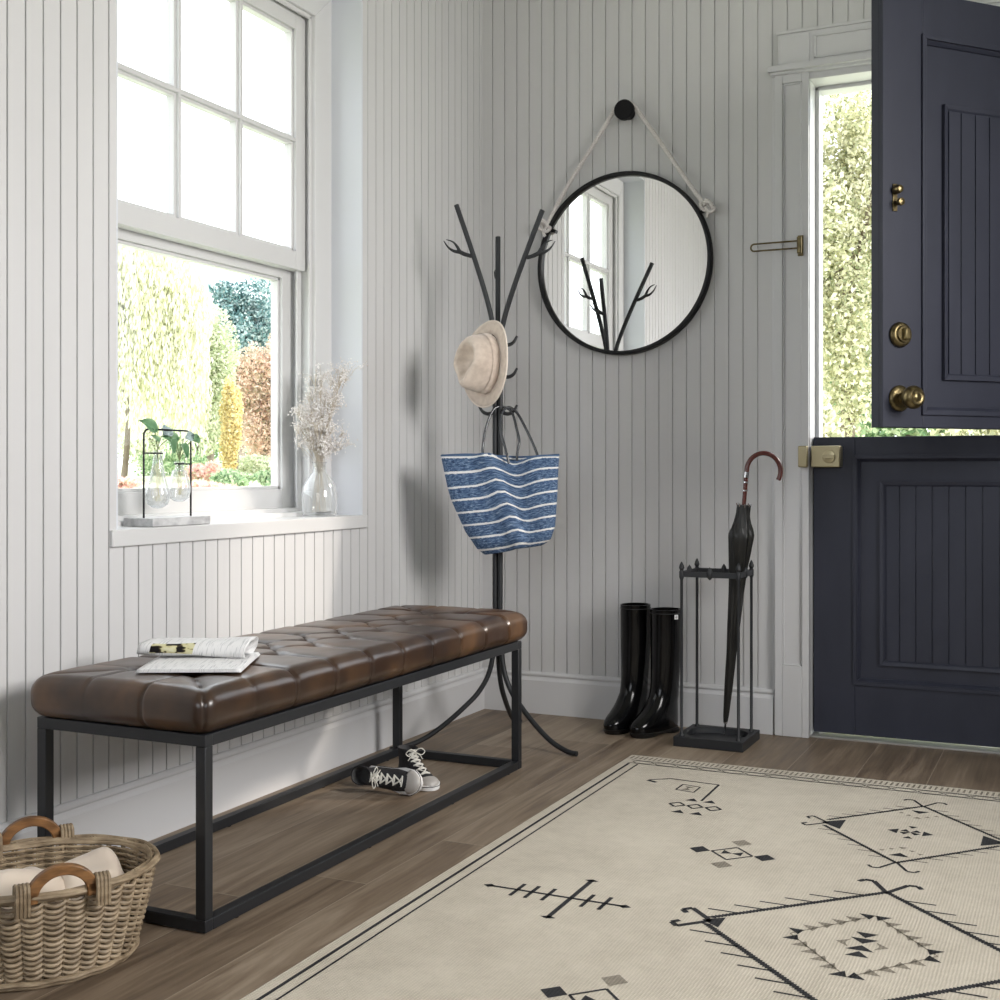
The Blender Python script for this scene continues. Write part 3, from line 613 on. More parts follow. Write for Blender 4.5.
def folded_roll():
    r = thing('newspaper', (0.288, -1.945, 0.4665), 'loosely rolled newspaper with a colour picture on top of the flat one', 'newspaper', rot=(0, 0, math.radians(-68)))
    L, Wd, H = 0.228, 0.100, 0.034
    for lay in range(3):
        b = MB(); inset = lay*0.0026
        def fn(u, v, inset=inset, lay=lay):
            a = 2*math.pi*(0.06+0.88*u)-math.pi/2+lay*0.10; w2 = Wd/2-inset; h2 = H/2-inset*0.9
            cx = math.copysign(abs(math.cos(a))**0.62, math.cos(a))*w2; cz = math.copysign(abs(math.sin(a))**0.8, math.sin(a))*h2
            k = 0.82+0.22*v+0.05*math.sin(5*v)
            return (cx*k, (v-0.5)*L*(1-0.02*lay)+0.006*math.sin(a), H/2+0.001+cz*(0.80+0.28*v)+0.0012*math.sin(9*v+3*a))
        b.grid(fn, 40, 24, uv=True)
        for i_ in list(b.uv): u_, v_ = b.uv[i_]; b.uv[i_] = (v_, u_)
        b.build('sheet', 'news', r, local=True, thick=0.0009)
folded_roll()

# ------------------------------------------------------------------ coat stand
PX, PY = 0.311, -0.526
stand = thing('coat_stand', (PX, PY, 0), 'tall black branching metal coat stand in the corner behind the bench', 'coat stand')
pole = Vector((PX, PY, 0)); R1 = 0.0080
dirs = [Vector((-0.125, -0.058, 0)), Vector((0.127, 0.060, 0)), Vector((-0.046, 0.106, 0))]
tops = [Vector((0.182, -0.558, 1.688)), Vector((0.473, -0.550, 1.648)), Vector((0.290, -0.481, 1.592))]
feet = [Vector((0.060, -0.760, 0)), Vector((0.596, -0.577, 0)), Vector((0.240, -0.200, 0))]
zs = [(0, .34), (.05, .234), (.15, .171), (.29, .125), (.48, .075), (.68, .034), (.88, .012), (1, .0095)]
for i in range(3):
    off = (tops[i]-pole); off.z = 0; off = off.normalized()*0.0090
    foff = feet[i]-pole; foff.z = 0
    # branch: follows the pole, then bows outwards to its tip
    pts = []
    for s_ in (1.0, 0.88, 0.68, 0.48, 0.29, 0.15, 0.05): q = pole+foff*s_+off*(1-s_); q.z = lerp(zs, s_); pts.append(q)
    pts += [pole+off+Vector((0, 0, z)) for z in (0.34, 0.5, 0.8, 1.1, 1.24)]
    d = tops[i]-pole; d.z = 0; z0 = 1.24; dz = tops[i].z-z0
    for t, e in ((0.12, 0.035), (0.25, 0.13), (0.42, 0.30), (0.62, 0.53), (0.82, 0.775)): pts.append(pole+off+(d-off)*e+Vector((0, 0, z0+dz*t)))
    pts.append(tops[i]); MB().tube(spline(pts, 5), R1, 10).build('branch', 'iron', stand)
MB().lathe([(0.020, 0.30), (0.0215, 0.304), (0.0215, 0.322), (0.020, 0.326)], (PX, PY, 0), 20).build('collar', 'iron', stand)
def fork(root, out, s=1.0, up=ZD):
    b = MB(); out = Vector(out).normalized(); root = Vector(root)
    P2 = lambda a, c: root+out*a*s+up*c*s
    b.tube(spline([P2(0, 0), P2(0.022, 0.006), P2(0.042, 0.016)], 4), [0.0062]*4+[0.0066]*5, 8)
    b.tube(spline([P2(0.036, 0.013), P2(0.056, 0.016), P2(0.074, 0.028), P2(0.088, 0.048)], 5), [0.0066-0.00036*k for k in range(16)], 8)
    b.tube(spline([P2(0.038, 0.014), P2(0.046, 0.030), P2(0.060, 0.045), P2(0.080, 0.052)], 5), [0.0064-0.00036*k for k in range(16)], 8)
    b.build('forked_hook', 'iron', stand)
fork((0.232, -0.549, 1.525), -RD); fork((0.416, -0.541, 1.508), RD*0.95-FD*0.15); fork((0.300, -0.496, 1.455), FD*1.0-RD*0.22, 0.75)
def hook(z, out, s=1.0):
    b = MB(); out = Vector(out).normalized(); P2 = lambda a, c: pole+Vector((0, 0, z))+out*a*s+ZD*c*s
    b.tube(spline([P2(0.010, 0.002), P2(0.030, -0.004), P2(0.048, 0.004), P2(0.060, 0.024)], 6), [0.0055+0.0012*math.sin(k/18*math.pi) - 0.00012*k for k in range(19)], 8)
    b.build('hook', 'iron', stand)
hook(1.250, RD); hook(1.150, RD); hook(1.035, RD); hook(1.035, -RD); hook(1.17, -RD)

# ------------------------------------------------------------------ hat
def hat():
    ax = (-RD*0.80-FD*0.60+ZD*0.03).normalized(); up = (ZD*0.99+ax*0.05).normalized(); up = (up-ax*up.dot(ax)).normalized(); sd = up.cross(ax)
    c = pole+Vector((0, 0, 1.182))-RD*0.033-FD*0.060
    r = thing('hat', c, 'beige felt fedora hat hanging on the coat stand above the bag', 'hat')
    W2 = lambda x, y, z: c+sd*x+up*y+ax*z
    n = 64
    # brim: elongated along up, tipped at front and back
    def brim(ra, rb, dz=0):
        ring = []
        for k in range(n):
            a = 2*math.pi*k/n; x, y = ra*math.cos(a), rb*math.sin(a)
            z = 0.012*(math.cos(a)**2)*(ra/0.12)**2 - 0.014*(math.sin(a)**2)*(rb/0.14)**2*(1 if math.sin(a) > 0 else -0.4)
            ring.append(W2(x, y, z+dz))
        return ring
    b = MB(); b.loft([brim(0.074, 0.092, 0.001), brim(0.09, 0.108), brim(0.106, 0.122), brim(0.117, 0.133)], False, False); b.build('brim', 'felt', r, thick=0.0026, angle=180)
    MB().tube(brim(0.1175, 0.1335), 0.0024, 6, closed=True).build('brim_binding', 'felt_edge', r)
    # crown with teardrop dent and front pinch
    rings = []
    H = 0.088
    prof = [(0, 1.0), (0.010, 0.995), (0.024, 0.985), (0.044, 0.955), (0.063, 0.915), (0.076, 0.87), (0.084, 0.81), (0.088, 0.74), (0.087, 0.67), (0.081, 0.59), (0.070, 0.50), (0.060, 0.40), (0.054, 0.28), (0.051, 0.15), (0.050, 0.03)]
    for i, (z, k) in enumerate(prof):
        ring = []
        for q in range(n):
            a = 2*math.pi*q/n; ca, sa = math.cos(a), math.sin(a)
            x = 0.073*k*ca; y = 0.091*k*sa
            taper = 1-0.50*max(0, -sa)**1.5*(z/H)**2       # narrower towards the front pinch
            x *= taper
            if k < 0.75: y += 0.010*(0.75-k)
            pinch = 0.010*math.exp(-((sa+0.55)/0.3)**2)*(z/H)**2; x -= pinch*math.tanh(ca*5)
            slope = -0.010*sa*(z/H)
            ring.append(W2(x, y, z+slope))
        rings.append(ring)
    b = MB(); b.loft(rings, False, True); b.build('crown', 'felt', r, angle=180)
    def band(z, k): return [W2(0.0738*k*math.cos(2*math.pi*q/n), 0.0918*k*math.sin(2*math.pi*q/n), z) for q in range(n)]
    b = MB(); b.loft([band(0.002, 1.0), band(0.004, 1.012), band(0.030, 0.995), band(0.031, 0.985)], False, False); b.build('hat_band', 'felt', r, angle=60)
hat()

# ------------------------------------------------------------------ striped bag
def bag():
    c = pole-FD*0.075; c.z = 0.618
    r = thing('tote_bag', c, 'blue woven tote bag with white stripes hanging from the coat stand', 'bag')
    H = 0.278; nu, nv = 96, 48
    def sec(v):        # v 0 bottom .. 1 top : left, right extents and depth
        l = lerp([(0, -0.040), (0.06, -0.062), (0.25, -0.098), (0.6, -0.142), (1, -0.172)], v)
        rr = lerp([(0, 0.138), (0.05, 0.160), (0.2, 0.174), (0.5, 0.180), (1, 0.186)], v)
        return l, rr, lerp([(0, 0.045), (0.1, 0.062), (0.5, 0.062), (1, 0.040)], v)
    b = MB(); vs = []
    def pt(u, v):
        l, rr, dp = sec(v); a = 2*math.pi*u; m = (l+rr)/2; h = (rr-l)/2
        ca, sa = math.cos(a), math.sin(a); x = m+h*math.copysign(abs(ca)**0.75, ca); y = dp*math.copysign(abs(sa)**0.8, sa)
        s = (x-l)/(rr-l)
        front = sa < 0
        fold_c = 0.40+0.17*(1-v); val_c = 0.62+0.10*(1-v)
        z = v*H
        if front:
            w_ = abs(sa)**0.5
            rid = math.exp(-((s-fold_c)/0.10)**2); val = math.exp(-((s-val_c)/0.13)**2)
            y -= w_*(0.034*rid-0.036*val*(0.35+0.65*v)); amp = lerp([(0, 0.25), (0.4, 0.8), (1, 1.0)], v)
            z += w_*((0.006+0.012*math.sin(math.pi*v))*rid-0.022*val*v)
        else:
            z += 0.004*math.sin(s*7)*v
        z += (s-0.62)*0.030*min(1, (1-v)*4)
        y += 0.002*noise.noise(Vector((x*30, v*9, sa)))
        return c+RD*x+FD*y+Vector((0, 0, z+ (0.004 if v > 0.98 else 0)))
    base = len(b.v)
    for j in range(nv+1):
        for i in range(nu+1): vs.append(pt(i/nu, j/nv))
    fs = [(j*(nu+1)+i, j*(nu+1)+i+1, (j+1)*(nu+1)+i+1, (j+1)*(nu+1)+i) for j in range(nv) for i in range(nu)]
    fs.append(tuple(range(nu-1, -1, -1)))
    b.add(vs, fs)
    for j in range(nv+1):
        for i in range(nu+1): b.uv[j*(nu+1)+i] = (i/nu*1.0*3.2, 0.0+j/nv*0.985)
    o = b.build('body', 'bag', r, thick=0.003, angle=180)
    ring = [pt(i/60, 1.0) for i in range(60)]
    MB().tube(ring, 0.0035, 6, closed=True).build('rim_cord', 'bag', r)
    top = H+c.z
    hk = Vector((PX, PY, 0))
    P3 = lambda x, y, z: hk+RD*x+FD*y+Vector((0, 0, z))
    hA = [P3(-0.047, -0.045, 0.885), P3(-0.046, -0.045, 0.93), P3(-0.036, -0.030, 0.99), P3(-0.012, -0.014, 1.045), P3(0.018, -0.004, 1.052), P3(0.044, -0.006, 1.035), P3(0.058, -0.030, 0.985), P3(0.066, -0.045, 0.945), P3(0.060, -0.050, 0.91), P3(0.058, -0.050, 0.875)]
    hB = [P3(0.034, -0.120, 0.875), P3(0.026, -0.115, 0.91), P3(0.010, -0.085, 0.97), P3(0.008, -0.050, 1.015), P3(0.022, -0.018, 1.046), P3(0.040, -0.006, 1.050), P3(0.062, -0.022, 1.030), P3(0.090, -0.060, 0.975), P3(0.112, -0.090, 0.925), P3(0.126, -0.105, 0.885)]
    for h in (hA, hB): MB().tube(spline(h, 7), 0.0042, 10).build('handle', 'handle_vinyl', r)
bag()

# ------------------------------------------------------------------ round mirror
mc = Vector((0.543, 0, 1.560)); MR = 0.311
mir = thing('round_mirror', (mc.x, -0.002, mc.z), 'large round wall mirror in a thin black frame hung by white rope', 'mirror')
def circ(r_, y, n=128): return [(mc.x+r_*math.cos(2*math.pi*k/n), y, mc.z+r_*math.sin(2*math.pi*k/n)) for k in range(n)]
b = MB(); n = 128; rr = [circ(MR, -0.004), circ(MR, -0.034), circ(MR-0.002, -0.036), circ(MR-0.011, -0.036), circ(MR-0.013, -0.034), circ(MR-0.013, -0.004), circ(MR, -0.004)]
b.loft(rr, False, False); b.build('frame', 'blackmetal', mir, weld=True, angle=60)
b = MB(); b.loft([circ(MR-0.0125, -0.006), circ(MR-0.0125, -0.020)]); b.build('glass', 'mirror', mir, smooth=False)
for sx, kx, kz in ((1, 0.834, 1.722), (-1, 0.268, 1.706)):
    b = MB(); b.tube([(kx-sx*0.030, -0.024, kz-0.030*0.6), (kx+sx*0.006, -0.026, kz-0.004)], 0.006, 10); b.build('rope_bracket', 'blackmetal', mir)
    # overhand knot with a short tail
    pts = []
    for k in range(46):
        t = k/45*2*math.pi*2.2; rad = 0.0165+0.005*math.sin(1.5*t)
        pts.append((kx+sx*0.010+rad*math.cos(t+0.6)*1.15, -0.034-0.009*math.sin(1.5*t+0.5), kz+0.002+rad*math.sin(t)*0.95+0.004*math.cos(2.3*t)))
    b = MB(); b.tube(pts, 0.0056, 7); b.tube(spline([(kx, -0.036, kz), (kx+sx*0.012, -0.038, kz-0.018), (kx+sx*0.006, -0.036, kz-0.034)], 4), 0.0056, 7)
    b.build('rope_knot', 'rope', mir)
pg = Vector((0.560, 0, 2.072))
seg = [(0.268, -0.034, 1.712), (0.345, -0.034, 1.84), (0.45, -0.034, 1.985), (0.522, -0.034, 2.087)]+[(0.56+0.0315*math.cos(a), -0.034, 2.072+0.0315*math.sin(a)) for a in [math.radians(x) for x in range(150, 29, -15)]]+[(0.60, -0.034, 2.072), (0.67, -0.034, 1.97), (0.75, -0.034, 1.85), (0.834, -0.034, 1.728)]
MB().tube(spline(seg, 4), 0.0072, 8).build('rope', 'rope', mir)
b = MB(); b.lathe([(0.0, 0.0), (0.020, 0.0), (0.020, 0.036), (0.0295, 0.040), (0.0335, 0.044), (0.0340, 0.062), (0.031, 0.0655), (0.0, 0.066)], (0.56, -0.0005, 2.072), 40, (0, -1, 0))
tag(b.build('wall_peg', 'blackmat', loc=(0.56, 0, 2.072)), 'round black wall peg holding the rope above the mirror', 'wall peg')

# ------------------------------------------------------------------ umbrella stand
us = thing('umbrella_stand', (0.921, -0.205, 0), 'square black iron umbrella stand beside the tall boots', 'umbrella stand')
x0, x1, y0, y1 = 0.8115, 1.031, -0.313, -0.099
b = MB(); b.box(x0, x1, y0, y1, 0.0005, 0.012)
n = 48; outer = []; inner = []; cx_, cy_ = (x0+x1)/2, (y0+y1)/2
for k in range(n):
    a = 2*math.pi*k/n+math.pi/4; ca, sa = math.cos(a), math.sin(a); m_ = max(abs(ca), abs(sa)); hx, hy = (x1-x0)/2, (y1-y0)/2
    outer.append((cx_+hx*ca/m_, cy_+hy*sa/m_)); inner.append((cx_+hx*0.86*math.copysign(abs(ca)**0.8, ca), cy_+hy*0.80*math.copysign(abs(sa)**0.8, sa)))
b.loft([[(x, y, 0.011) for x, y in outer], [(x, y, 0.030) for x, y in outer], [(x, y, 0.030) for x, y in inner], [(cx_+(x-cx_)*0.95, cy_+(y-cy_)*0.95, 0.011) for x, y in inner]], False, True)
b.build('base', 'iron', us, bevel=0.0015)
rods = [(0.8325, -0.2925), (0.8335, -0.1265), (1.0105, -0.2885), (1.0115, -0.1300)]
for x, y in rods:
    b = MB(); b.lathe([(0.0085, 0.0295), (0.0075, 0.034), (0.0048, 0.038), (0.0045, 0.28), (0.0045, 0.515), (0.006, 0.519), (0.0075, 0.523), (0.0075, 0.541), (0.005, 0.545), (0.0085, 0.552), (0.0065, 0.561), (0.002, 0.570), (0, 0.572)], (x, y, 0), 14)
    b.build('rod', 'iron', us)
b = MB(); bars = [(rods[0], rods[2]), (rods[1], rods[3]), (rods[0], rods[1]), (rods[2], rods[3])]
for (ax_, ay_), (bx_, by_) in bars:
    d = Vector((bx_-ax_, by_-ay_, 0)); nn = Vector((-d.y, d.x, 0)).normalized()*0.0045
    a = Vector((ax_, ay_, 0)); c = Vector((bx_, by_, 0))
    for z0_, z1_ in ((0.524, 0.541),): b.hexa([a-nn+ZD*z0_, c-nn+ZD*z0_, c+nn+ZD*z0_, a+nn+ZD*z0_, a-nn+ZD*z1_, c-nn+ZD*z1_, c+nn+ZD*z1_, a+nn+ZD*z1_])
b.build('top_rail', 'iron', us, bevel=0.001)
for (ax_, ay_), (bx_, by_) in bars:
    x, y = (ax_+bx_)/2, (ay_+by_)/2
    MB().lathe([(0, 0.516), (0.003, 0.518), (0.008, 0.524), (0.0085, 0.542), (0.006, 0.549), (0, 0.557)], (x, y, 0), 12).build('finial', 'iron', us)

# ------------------------------------------------------------------ umbrella
um = thing('umbrella', (0.945, -0.19, 0.03), 'closed black umbrella with curved wooden handle standing in the iron stand', 'umbrella')
A = Vector((0.944, -0.190, 0.062)); B = Vector((1.005, -0.200, 0.747)); D = (B-A); L = D.length; ud = D.normalized()
e1 = Vector((1, 0, 0)); e1 = (e1-ud*e1.dot(ud)).normalized(); e2 = ud.cross(e1)
rings = []; n = 64
rad = [(0, 0.006), (0.03, 0.0085), (0.15, 0.012), (0.40, 0.018), (0.60, 0.023), (0.72, 0.029), (0.80, 0.036), (0.862, 0.040), (0.885, 0.035), (0.92, 0.026), (0.96, 0.0215), (1.0, 0.0205)]
for i in range(0, 61):
    t = i/60; rr_ = lerp(rad, t)*0.95; ring = []
    for k in range(n):
        a = 2*math.pi*k/n; tw = a+1.6*t+ (t-0.86)*6*(t > 0.86); fl = 1+0.16*(abs(math.sin(4*tw))-0.5)+0.05*math.sin(11*a+5*t)
        q = A+ud*(L*t)+e1*rr_*fl*math.cos(a)+e2*rr_*fl*math.sin(a); ring.append(q)
    rings.append(ring)
MB().loft(rings).build('canopy', 'umbrella', um, angle=60)
b = MB()
for k in range(8):
    a = 2*math.pi*(k+0.5)/8; q = B+e1*0.020*math.cos(a)+e2*0.020*math.sin(a); b.tube([q-ud*0.006, q+ud*0.005+(q-B)*0.15], 0.0018, 6)
b.build('rib_tips', 'chrome', um)
b = MB(); b.tube([A-ud*0.040, A-ud*0.015, A+ud*0.004], [0.0018, 0.003, 0.0035], 10); b.lathe([(0, -0.006), (0.0055, -0.003), (0.006, 0.003), (0.004, 0.007)], A, 14, ud); b.build('ferrule', 'chrome', um)
b = MB(); S = [B-ud*0.01, B+ud*0.05, B+ud*0.096]; b.tube(S, 0.0066, 12)
hk = [B+ud*0.092]; hc = B+ud*0.106+RD*0.0525
for a in range(180, -31, -15): hk.append(hc+RD*0.0525*math.cos(math.radians(a))+ZD*0.056*math.sin(math.radians(a)))
b.tube(spline(hk, 3), 0.0074, 12); b.build('handle', 'cherry', um)
for s0, s1 in ((0.086, 0.104), (0.069, 0.074), (0.043, 0.048)): MB().tube([B+ud*s0, B+ud*s1], 0.0084, 14).build('collar', 'chrome', um)

# ------------------------------------------------------------------ tall boots
def boot(cx_, cy_, dr, hh, label, tagged):
    r = thing('boot', (cx_, cy_, 0), label, 'boot', 'pair of tall black boots')
    f_ = Vector((dr[0], dr[1], 0)).normalized(); s_ = Vector((f_.y, -f_.x, 0)); c = Vector((cx_, cy_, 0)); n = 40
    # z : back, front, half width, power
    tab = [(0.004, -0.052, 0.150, 0.034), (0.014, -0.054, 0.160, 0.038), (0.030, -0.055, 0.163, 0.040), (0.045, -0.055, 0.155, 0.0405), (0.060, -0.054, 0.128, 0.040), (0.075, -0.053, 0.105, 0.039), (0.095, -0.052, 0.082, 0.038),
           (0.12, -0.050, 0.064, 0.038), (0.15, -0.049, 0.054, 0.039), (0.20, -0.052, 0.050, 0.042), (0.27, -0.056, 0.049, 0.045), (0.34, -0.057, 0.049, 0.046), (hh-0.004, -0.056, 0.050, 0.0465), (hh, -0.056, 0.050, 0.0465)]
    def ring(z, bk, fr, hw, k=1):
        m = (bk+fr)/2; h = (fr-bk)/2*k; out = []
        for q in range(n):
            a = 2*math.pi*q/n; ca, sa = math.cos(a), math.sin(a)
            w_ = hw*k
            if z < 0.11: w_ *= (1+0.10*ca if ca > 0 else 1+0.16*ca) if ca < 0.75 else (1.075-0.5*(ca-0.75))
            out.append(c+f_*(m+h*math.copysign(abs(ca)**0.9, ca))+s_*w_*math.copysign(abs(sa)**0.9, sa)+ZD*z)
        return out
    zs_ = [0.016, 0.022, 0.03, 0.04, 0.05, 0.06, 0.07, 0.08, 0.09, 0.10, 0.12, 0.14, 0.16, 0.19, 0.22, 0.25, 0.28, 0.31, 0.34, 0.37, 0.39, hh-0.003, hh]
    def row(z): return [lerp([(t[0], t[j]) for t in tab], z) for j in (1, 2, 3)]
    rings = [ring(z, *row(z)) for z in zs_]
    rings += [ring(hh, *row(hh), k=0.93), ring(hh-0.12, *row(hh-0.12), k=0.90)]
    b = MB(); b.loft(rings, True, True); b.build('shaft', 'boot', r, angle=70)
    b = MB(); b.loft([ring(0.007, -0.052, 0.150, 0.036), ring(0.009, -0.055, 0.158, 0.0385), ring(0.016, -0.056, 0.163, 0.040), ring(0.017, -0.054, 0.160, 0.038)]); 
    b.loft([[p_-ZD*0.0 for p_ in ring(0.0005, -0.054, 0.020, 0.034)], ring(0.010, -0.055, 0.022, 0.037)])
    b.loft([ring(0.0005, 0.045, 0.150, 0.033), ring(0.010, 0.040, 0.156, 0.036)])
    b.build('sole', 'boot_sole', r, angle=50)
    b = MB(); b.tube(ring(hh-0.012, *row(hh)), 0.0016, 6, closed=True); b.build('top_seam', 'boot_sole', r)
    if tagged:
        q = c+RD*0.030-FD*0.0435+ZD*(hh-0.022); b = MB(); e = RD*0.0065+FD*0.0035; w_ = -FD*0.0012; u_ = ZD*0.0075
        b.hexa([q-e-u_, q+e-u_, q+e-u_+w_, q-e-u_+w_, q-e+u_, q+e+u_, q+e+u_+w_, q-e+u_+w_]); o = b.build('logo_tag', 'white_tag', r, bevel=0.0003)
        b = MB(); q2 = q+w_
        b.tube([q2-u_*0.7, q2+u_*0.7], 0.0006, 4); b.tube([q2-e*0.7, q2+e*0.7], 0.0006, 4); b.build('logo_mark', 'lining', o)
    return r
boot(0.612, -0.096, (-0.035, -0.13), 0.410, 'tall black patent boot, left of the pair, plain at the top', False)
boot(0.724, -0.118, (-0.055, -0.13), 0.402, 'tall black patent boot with a small white square tag near the umbrella stand', True)

# ------------------------------------------------------------------ sneakers
def sneaker(mat4, label):
    r = thing('sneaker', mat4.to_translation(), label, 'shoe', 'pair of black high top sneakers')
    r.rotation_euler = mat4.to_euler(); r.scale = mat4.to_scale()
    n = 36
    def outl(y, extra=0):      # half width along the length; toe at +y
        return lerp([(-0.112, 0.004), (-0.108, 0.020), (-0.095, 0.030), (-0.05, 0.032), (0.0, 0.034), (0.05, 0.042), (0.085, 0.040), (0.103, 0.030), (0.114, 0.016), (0.118, 0.003)], y)+extra
    ys = [-0.112, -0.110, -0.105, -0.095, -0.08, -0.05, -0.02, 0.0, 0.03, 0.05, 0.07, 0.085, 0.097, 0.106, 0.113, 0.117, 0.118]
    def outline(z, ex=0): return [Vector((outl(y, ex if outl(y) > 0.01 else ex*0.3), y, z)) for y in ys]+[Vector((-outl(y, ex if outl(y) > 0.01 else ex*0.3), y, z)) for y in reversed(ys)]
    b = MB(); b.loft([outline(0.0, -0.001), outline(0.002), outline(0.020, 0.001), outline(0.022, -0.001)]); s_ = b.build('sole', ['rubber', 'rubber_grey'], r, local=True, angle=50)
    b = MB(); b.loft([outline(-0.0015, -0.004), outline(0.0005, -0.004)]); b.build('tread', 'rubber_grey', s_, local=True)
    b = MB(); b.tube(outline(0.0145, 0.0018), 0.0012, 5, closed=True); b.build('sole_stripe', 'canvas', s_, local=True)
    # upper, sliced in height
    tab = [(0.018, -0.106, 0.112, 0.036), (0.030, -0.105, 0.106, 0.036), (0.042, -0.103, 0.085, 0.034), (0.055, -0.100, 0.050, 0.031), (0.070, -0.098, 0.020, 0.029), (0.085, -0.099, -0.005, 0.029), (0.105, -0.101, -0.018, 0.030), (0.122, -0.103, -0.024, 0.031)]
    def ring(z, k=1.0):
        bk, fr, hw = [lerp([(t[0], t[j]) for t in tab], z) for j in (1, 2, 3)]; m = (bk+fr)/2; h = (fr-bk)/2*k; out = []
        for q in range(n):
            a = 2*math.pi*q/n; ca, sa = math.cos(a), math.sin(a); y = m+h*ca
            wd = hw*k*abs(sa)**0.7
            if z < 0.05: wd = min(wd, outl(max(-0.112, min(0.118, y)))*1.0)
            out.append(Vector((math.copysign(wd, sa), y, z)))
        return out
    b = MB(); b.loft([ring(z) for z in (0.018, 0.024, 0.03, 0.036, 0.042, 0.048, 0.055, 0.062, 0.07, 0.078, 0.085, 0.095, 0.105, 0.115, 0.122)]+[ring(0.122, 0.90)], True, False); b.build('upper', 'canvas', r, local=True, angle=180)
    b = MB(); b.loft([ring(0.122, 0.90), ring(0.085, 0.86)], False, True); b.build('lining', 'lining', r, local=True)
    # toe cap
    def cap(z, k):
        out = []
        for q in range(21):
            a = -math.pi/2*0.92+math.pi*0.92*q/20; y0_ = 0.068; out.append(Vector(((0.0385*k)*math.sin(a), y0_+(0.050*k)*math.cos(a)*1.0, z)))
        return out
    b = MB(); cr = [cap(0.018, 1.02), cap(0.026, 1.0), cap(0.033, 0.90), cap(0.039, 0.70), cap(0.0435, 0.40), cap(0.045, 0.08)]
    b.loft(cr, False, True); b.build('toe_cap', 'toe', r, local=True, angle=180)
    # eyelet stays and laces down the front
    def fr_pt(t, x):           # t 0 low .. 1 top, on the instep
        z = 0.046+0.072*t; bk, fr, hw = [lerp([(q[0], q[j]) for q in tab], z) for j in (1, 2, 3)]
        return Vector((x, fr-0.006-abs(x)*0.30, z+0.0015))
    b = MB(); K = 7
    for k in range(K):
        t = 0.02+0.90*k/(K-1)
        b.tube(spline([fr_pt(t, -0.017)+Vector((0, 0.002, 0)), fr_pt(t+0.03, 0)+Vector((0, 0.0075, 0.003)), fr_pt(t, 0.017)+Vector((0, 0.002, 0))], 4), 0.0029, 6)
        if k < K-1:
            t2 = 0.02+0.90*(k+1)/(K-1)
            for sx in (1, -1): b.tube([fr_pt(t, sx*0.015)+Vector((0, 0.004, 0.002)), fr_pt((t+t2)/2, 0)+Vector((0, 0.0095, 0.004)), fr_pt(t2, -sx*0.015)+Vector((0, 0.004, 0.002))], 0.0026, 6)
    for sx in (1, -1):                                            # bow loops
        o_ = fr_pt(0.92, 0)+Vector((0, 0.010, 0.002))
        b.tube(spline([o_, o_+Vector((sx*0.018, 0.012, 0.012)), o_+Vector((sx*0.034, 0.010, -0.002)), o_+Vector((sx*0.022, 0.008, -0.014)), o_], 5), 0.0018, 6)
        b.tube(spline([o_, o_+Vector((sx*0.014, 0.012, -0.012)), o_+Vector((sx*0.026, 0.008, -0.030))], 4), 0.0018, 6)
    b.build('laces', 'lace', r, local=True)
    b = MB(); b.box(-0.008, 0.008, -0.109, -0.1045, 0.024, 0.112); b.build('heel_strip', 'rubber', r, local=True, bevel=0.001)
    for x in (0.031, -0.031):
        pass
    return r
def frame_from(loc, fwd, up, scale=0.8):
    y = Vector(fwd).normalized(); z = (Vector(up)-y*Vector(up).dot(y)).normalized(); x = y.cross(z)
    m = Matrix((x*scale, y*scale, z*scale*0.86)).transposed().to_4x4(); m.translation = Vector(loc); return m
sneaker(frame_from((0.318, -1.060, 0.0022), (0.195, -0.130, 0), (0, 0, 1), 0.84), 'black high top sneaker standing upright on its white sole under the bench')
fw = (RD*0.80-FD*0.55); sneaker(frame_from((0.309, -1.160, 0.0345), fw, (-FD*0.95-RD*0.3+ZD*0.22)), 'black high top sneaker lying tipped on its side under the bench')

# ------------------------------------------------------------------ wicker basket
BC = Vector((0.318, -2.410, 0)); bl = Vector((0.58, 0.815, 0)).normalized(); bs = Vector((bl.y, -bl.x, 0)); BA, BB, BH = 0.193, 0.158, 0.162
basket = thing('wicker_basket', BC, 'oval grey-brown wicker basket with two wooden handles beside the bench', 'basket')
def bk(a, z, ex=0.0):
    k = 0.78+0.22*(z/BH)**0.75
    return BC+bl*(BA*k+ex)*math.cos(a)+bs*(BB*k+ex)*math.sin(a)+ZD*z
NS = 34
b = MB()
for k in range(NS):
    a = 2*math.pi*k/NS
    for da in (-0.016, 0.016): b.tube([bk(a+da, 0.004+BH*t, 0) for t in [i/8 for i in range(9)]], 0.0023, 5)
b.build('stakes', 'wicker', basket)
b = MB(); rows = 15; seg_ = NS*6
for j in range(rows):
    z = 0.014+(BH-0.030)*j/(rows-1)
    for st in range(1):
        pts = []
        for i in range(seg_):
            a = 2*math.pi*i/seg_; q_ = abs(math.sin(NS/2*a))
            pts.append(bk(a, z-0.0042*q_+0.0006*math.sin(7*a+j), -0.0012+0.0072*q_))
        b.tube(pts, 0.0036, 6, closed=True)
        b.tube([bk(2*math.pi*i/seg_, z+0.0035, -0.0045*abs(math.cos(NS/2*2*math.pi*i/seg_))-0.002) for i in range(seg_)], 0.0026, 5, closed=True)
b.build('woven_side', 'wicker', basket)
b = MB()
for zz, ex, ph in ((BH-0.006, 0.004, 0), (BH, -0.003, 2.1), (BH+0.002, 0.006, 4.2), (BH-0.005, -0.004, 1), (BH-0.001, 0.0095, 3)):
    b.tube([bk(2*math.pi*i/160, zz+0.0008*math.sin(2*math.pi*i/160*10+ph), ex+0.0008*math.cos(2*math.pi*i/160*10+ph)) for i in range(160)], 0.0040, 7, closed=True)
b.build('rim', 'wicker', basket)
b = MB()
for zz, ex in ((0.006, 0.006), (0.012, 0.009), (0.005, -0.002)): b.tube([bk(2*math.pi*i/120, zz+0.001*math.sin(i*0.9), ex) for i in range(120)], 0.0045, 7, closed=True)
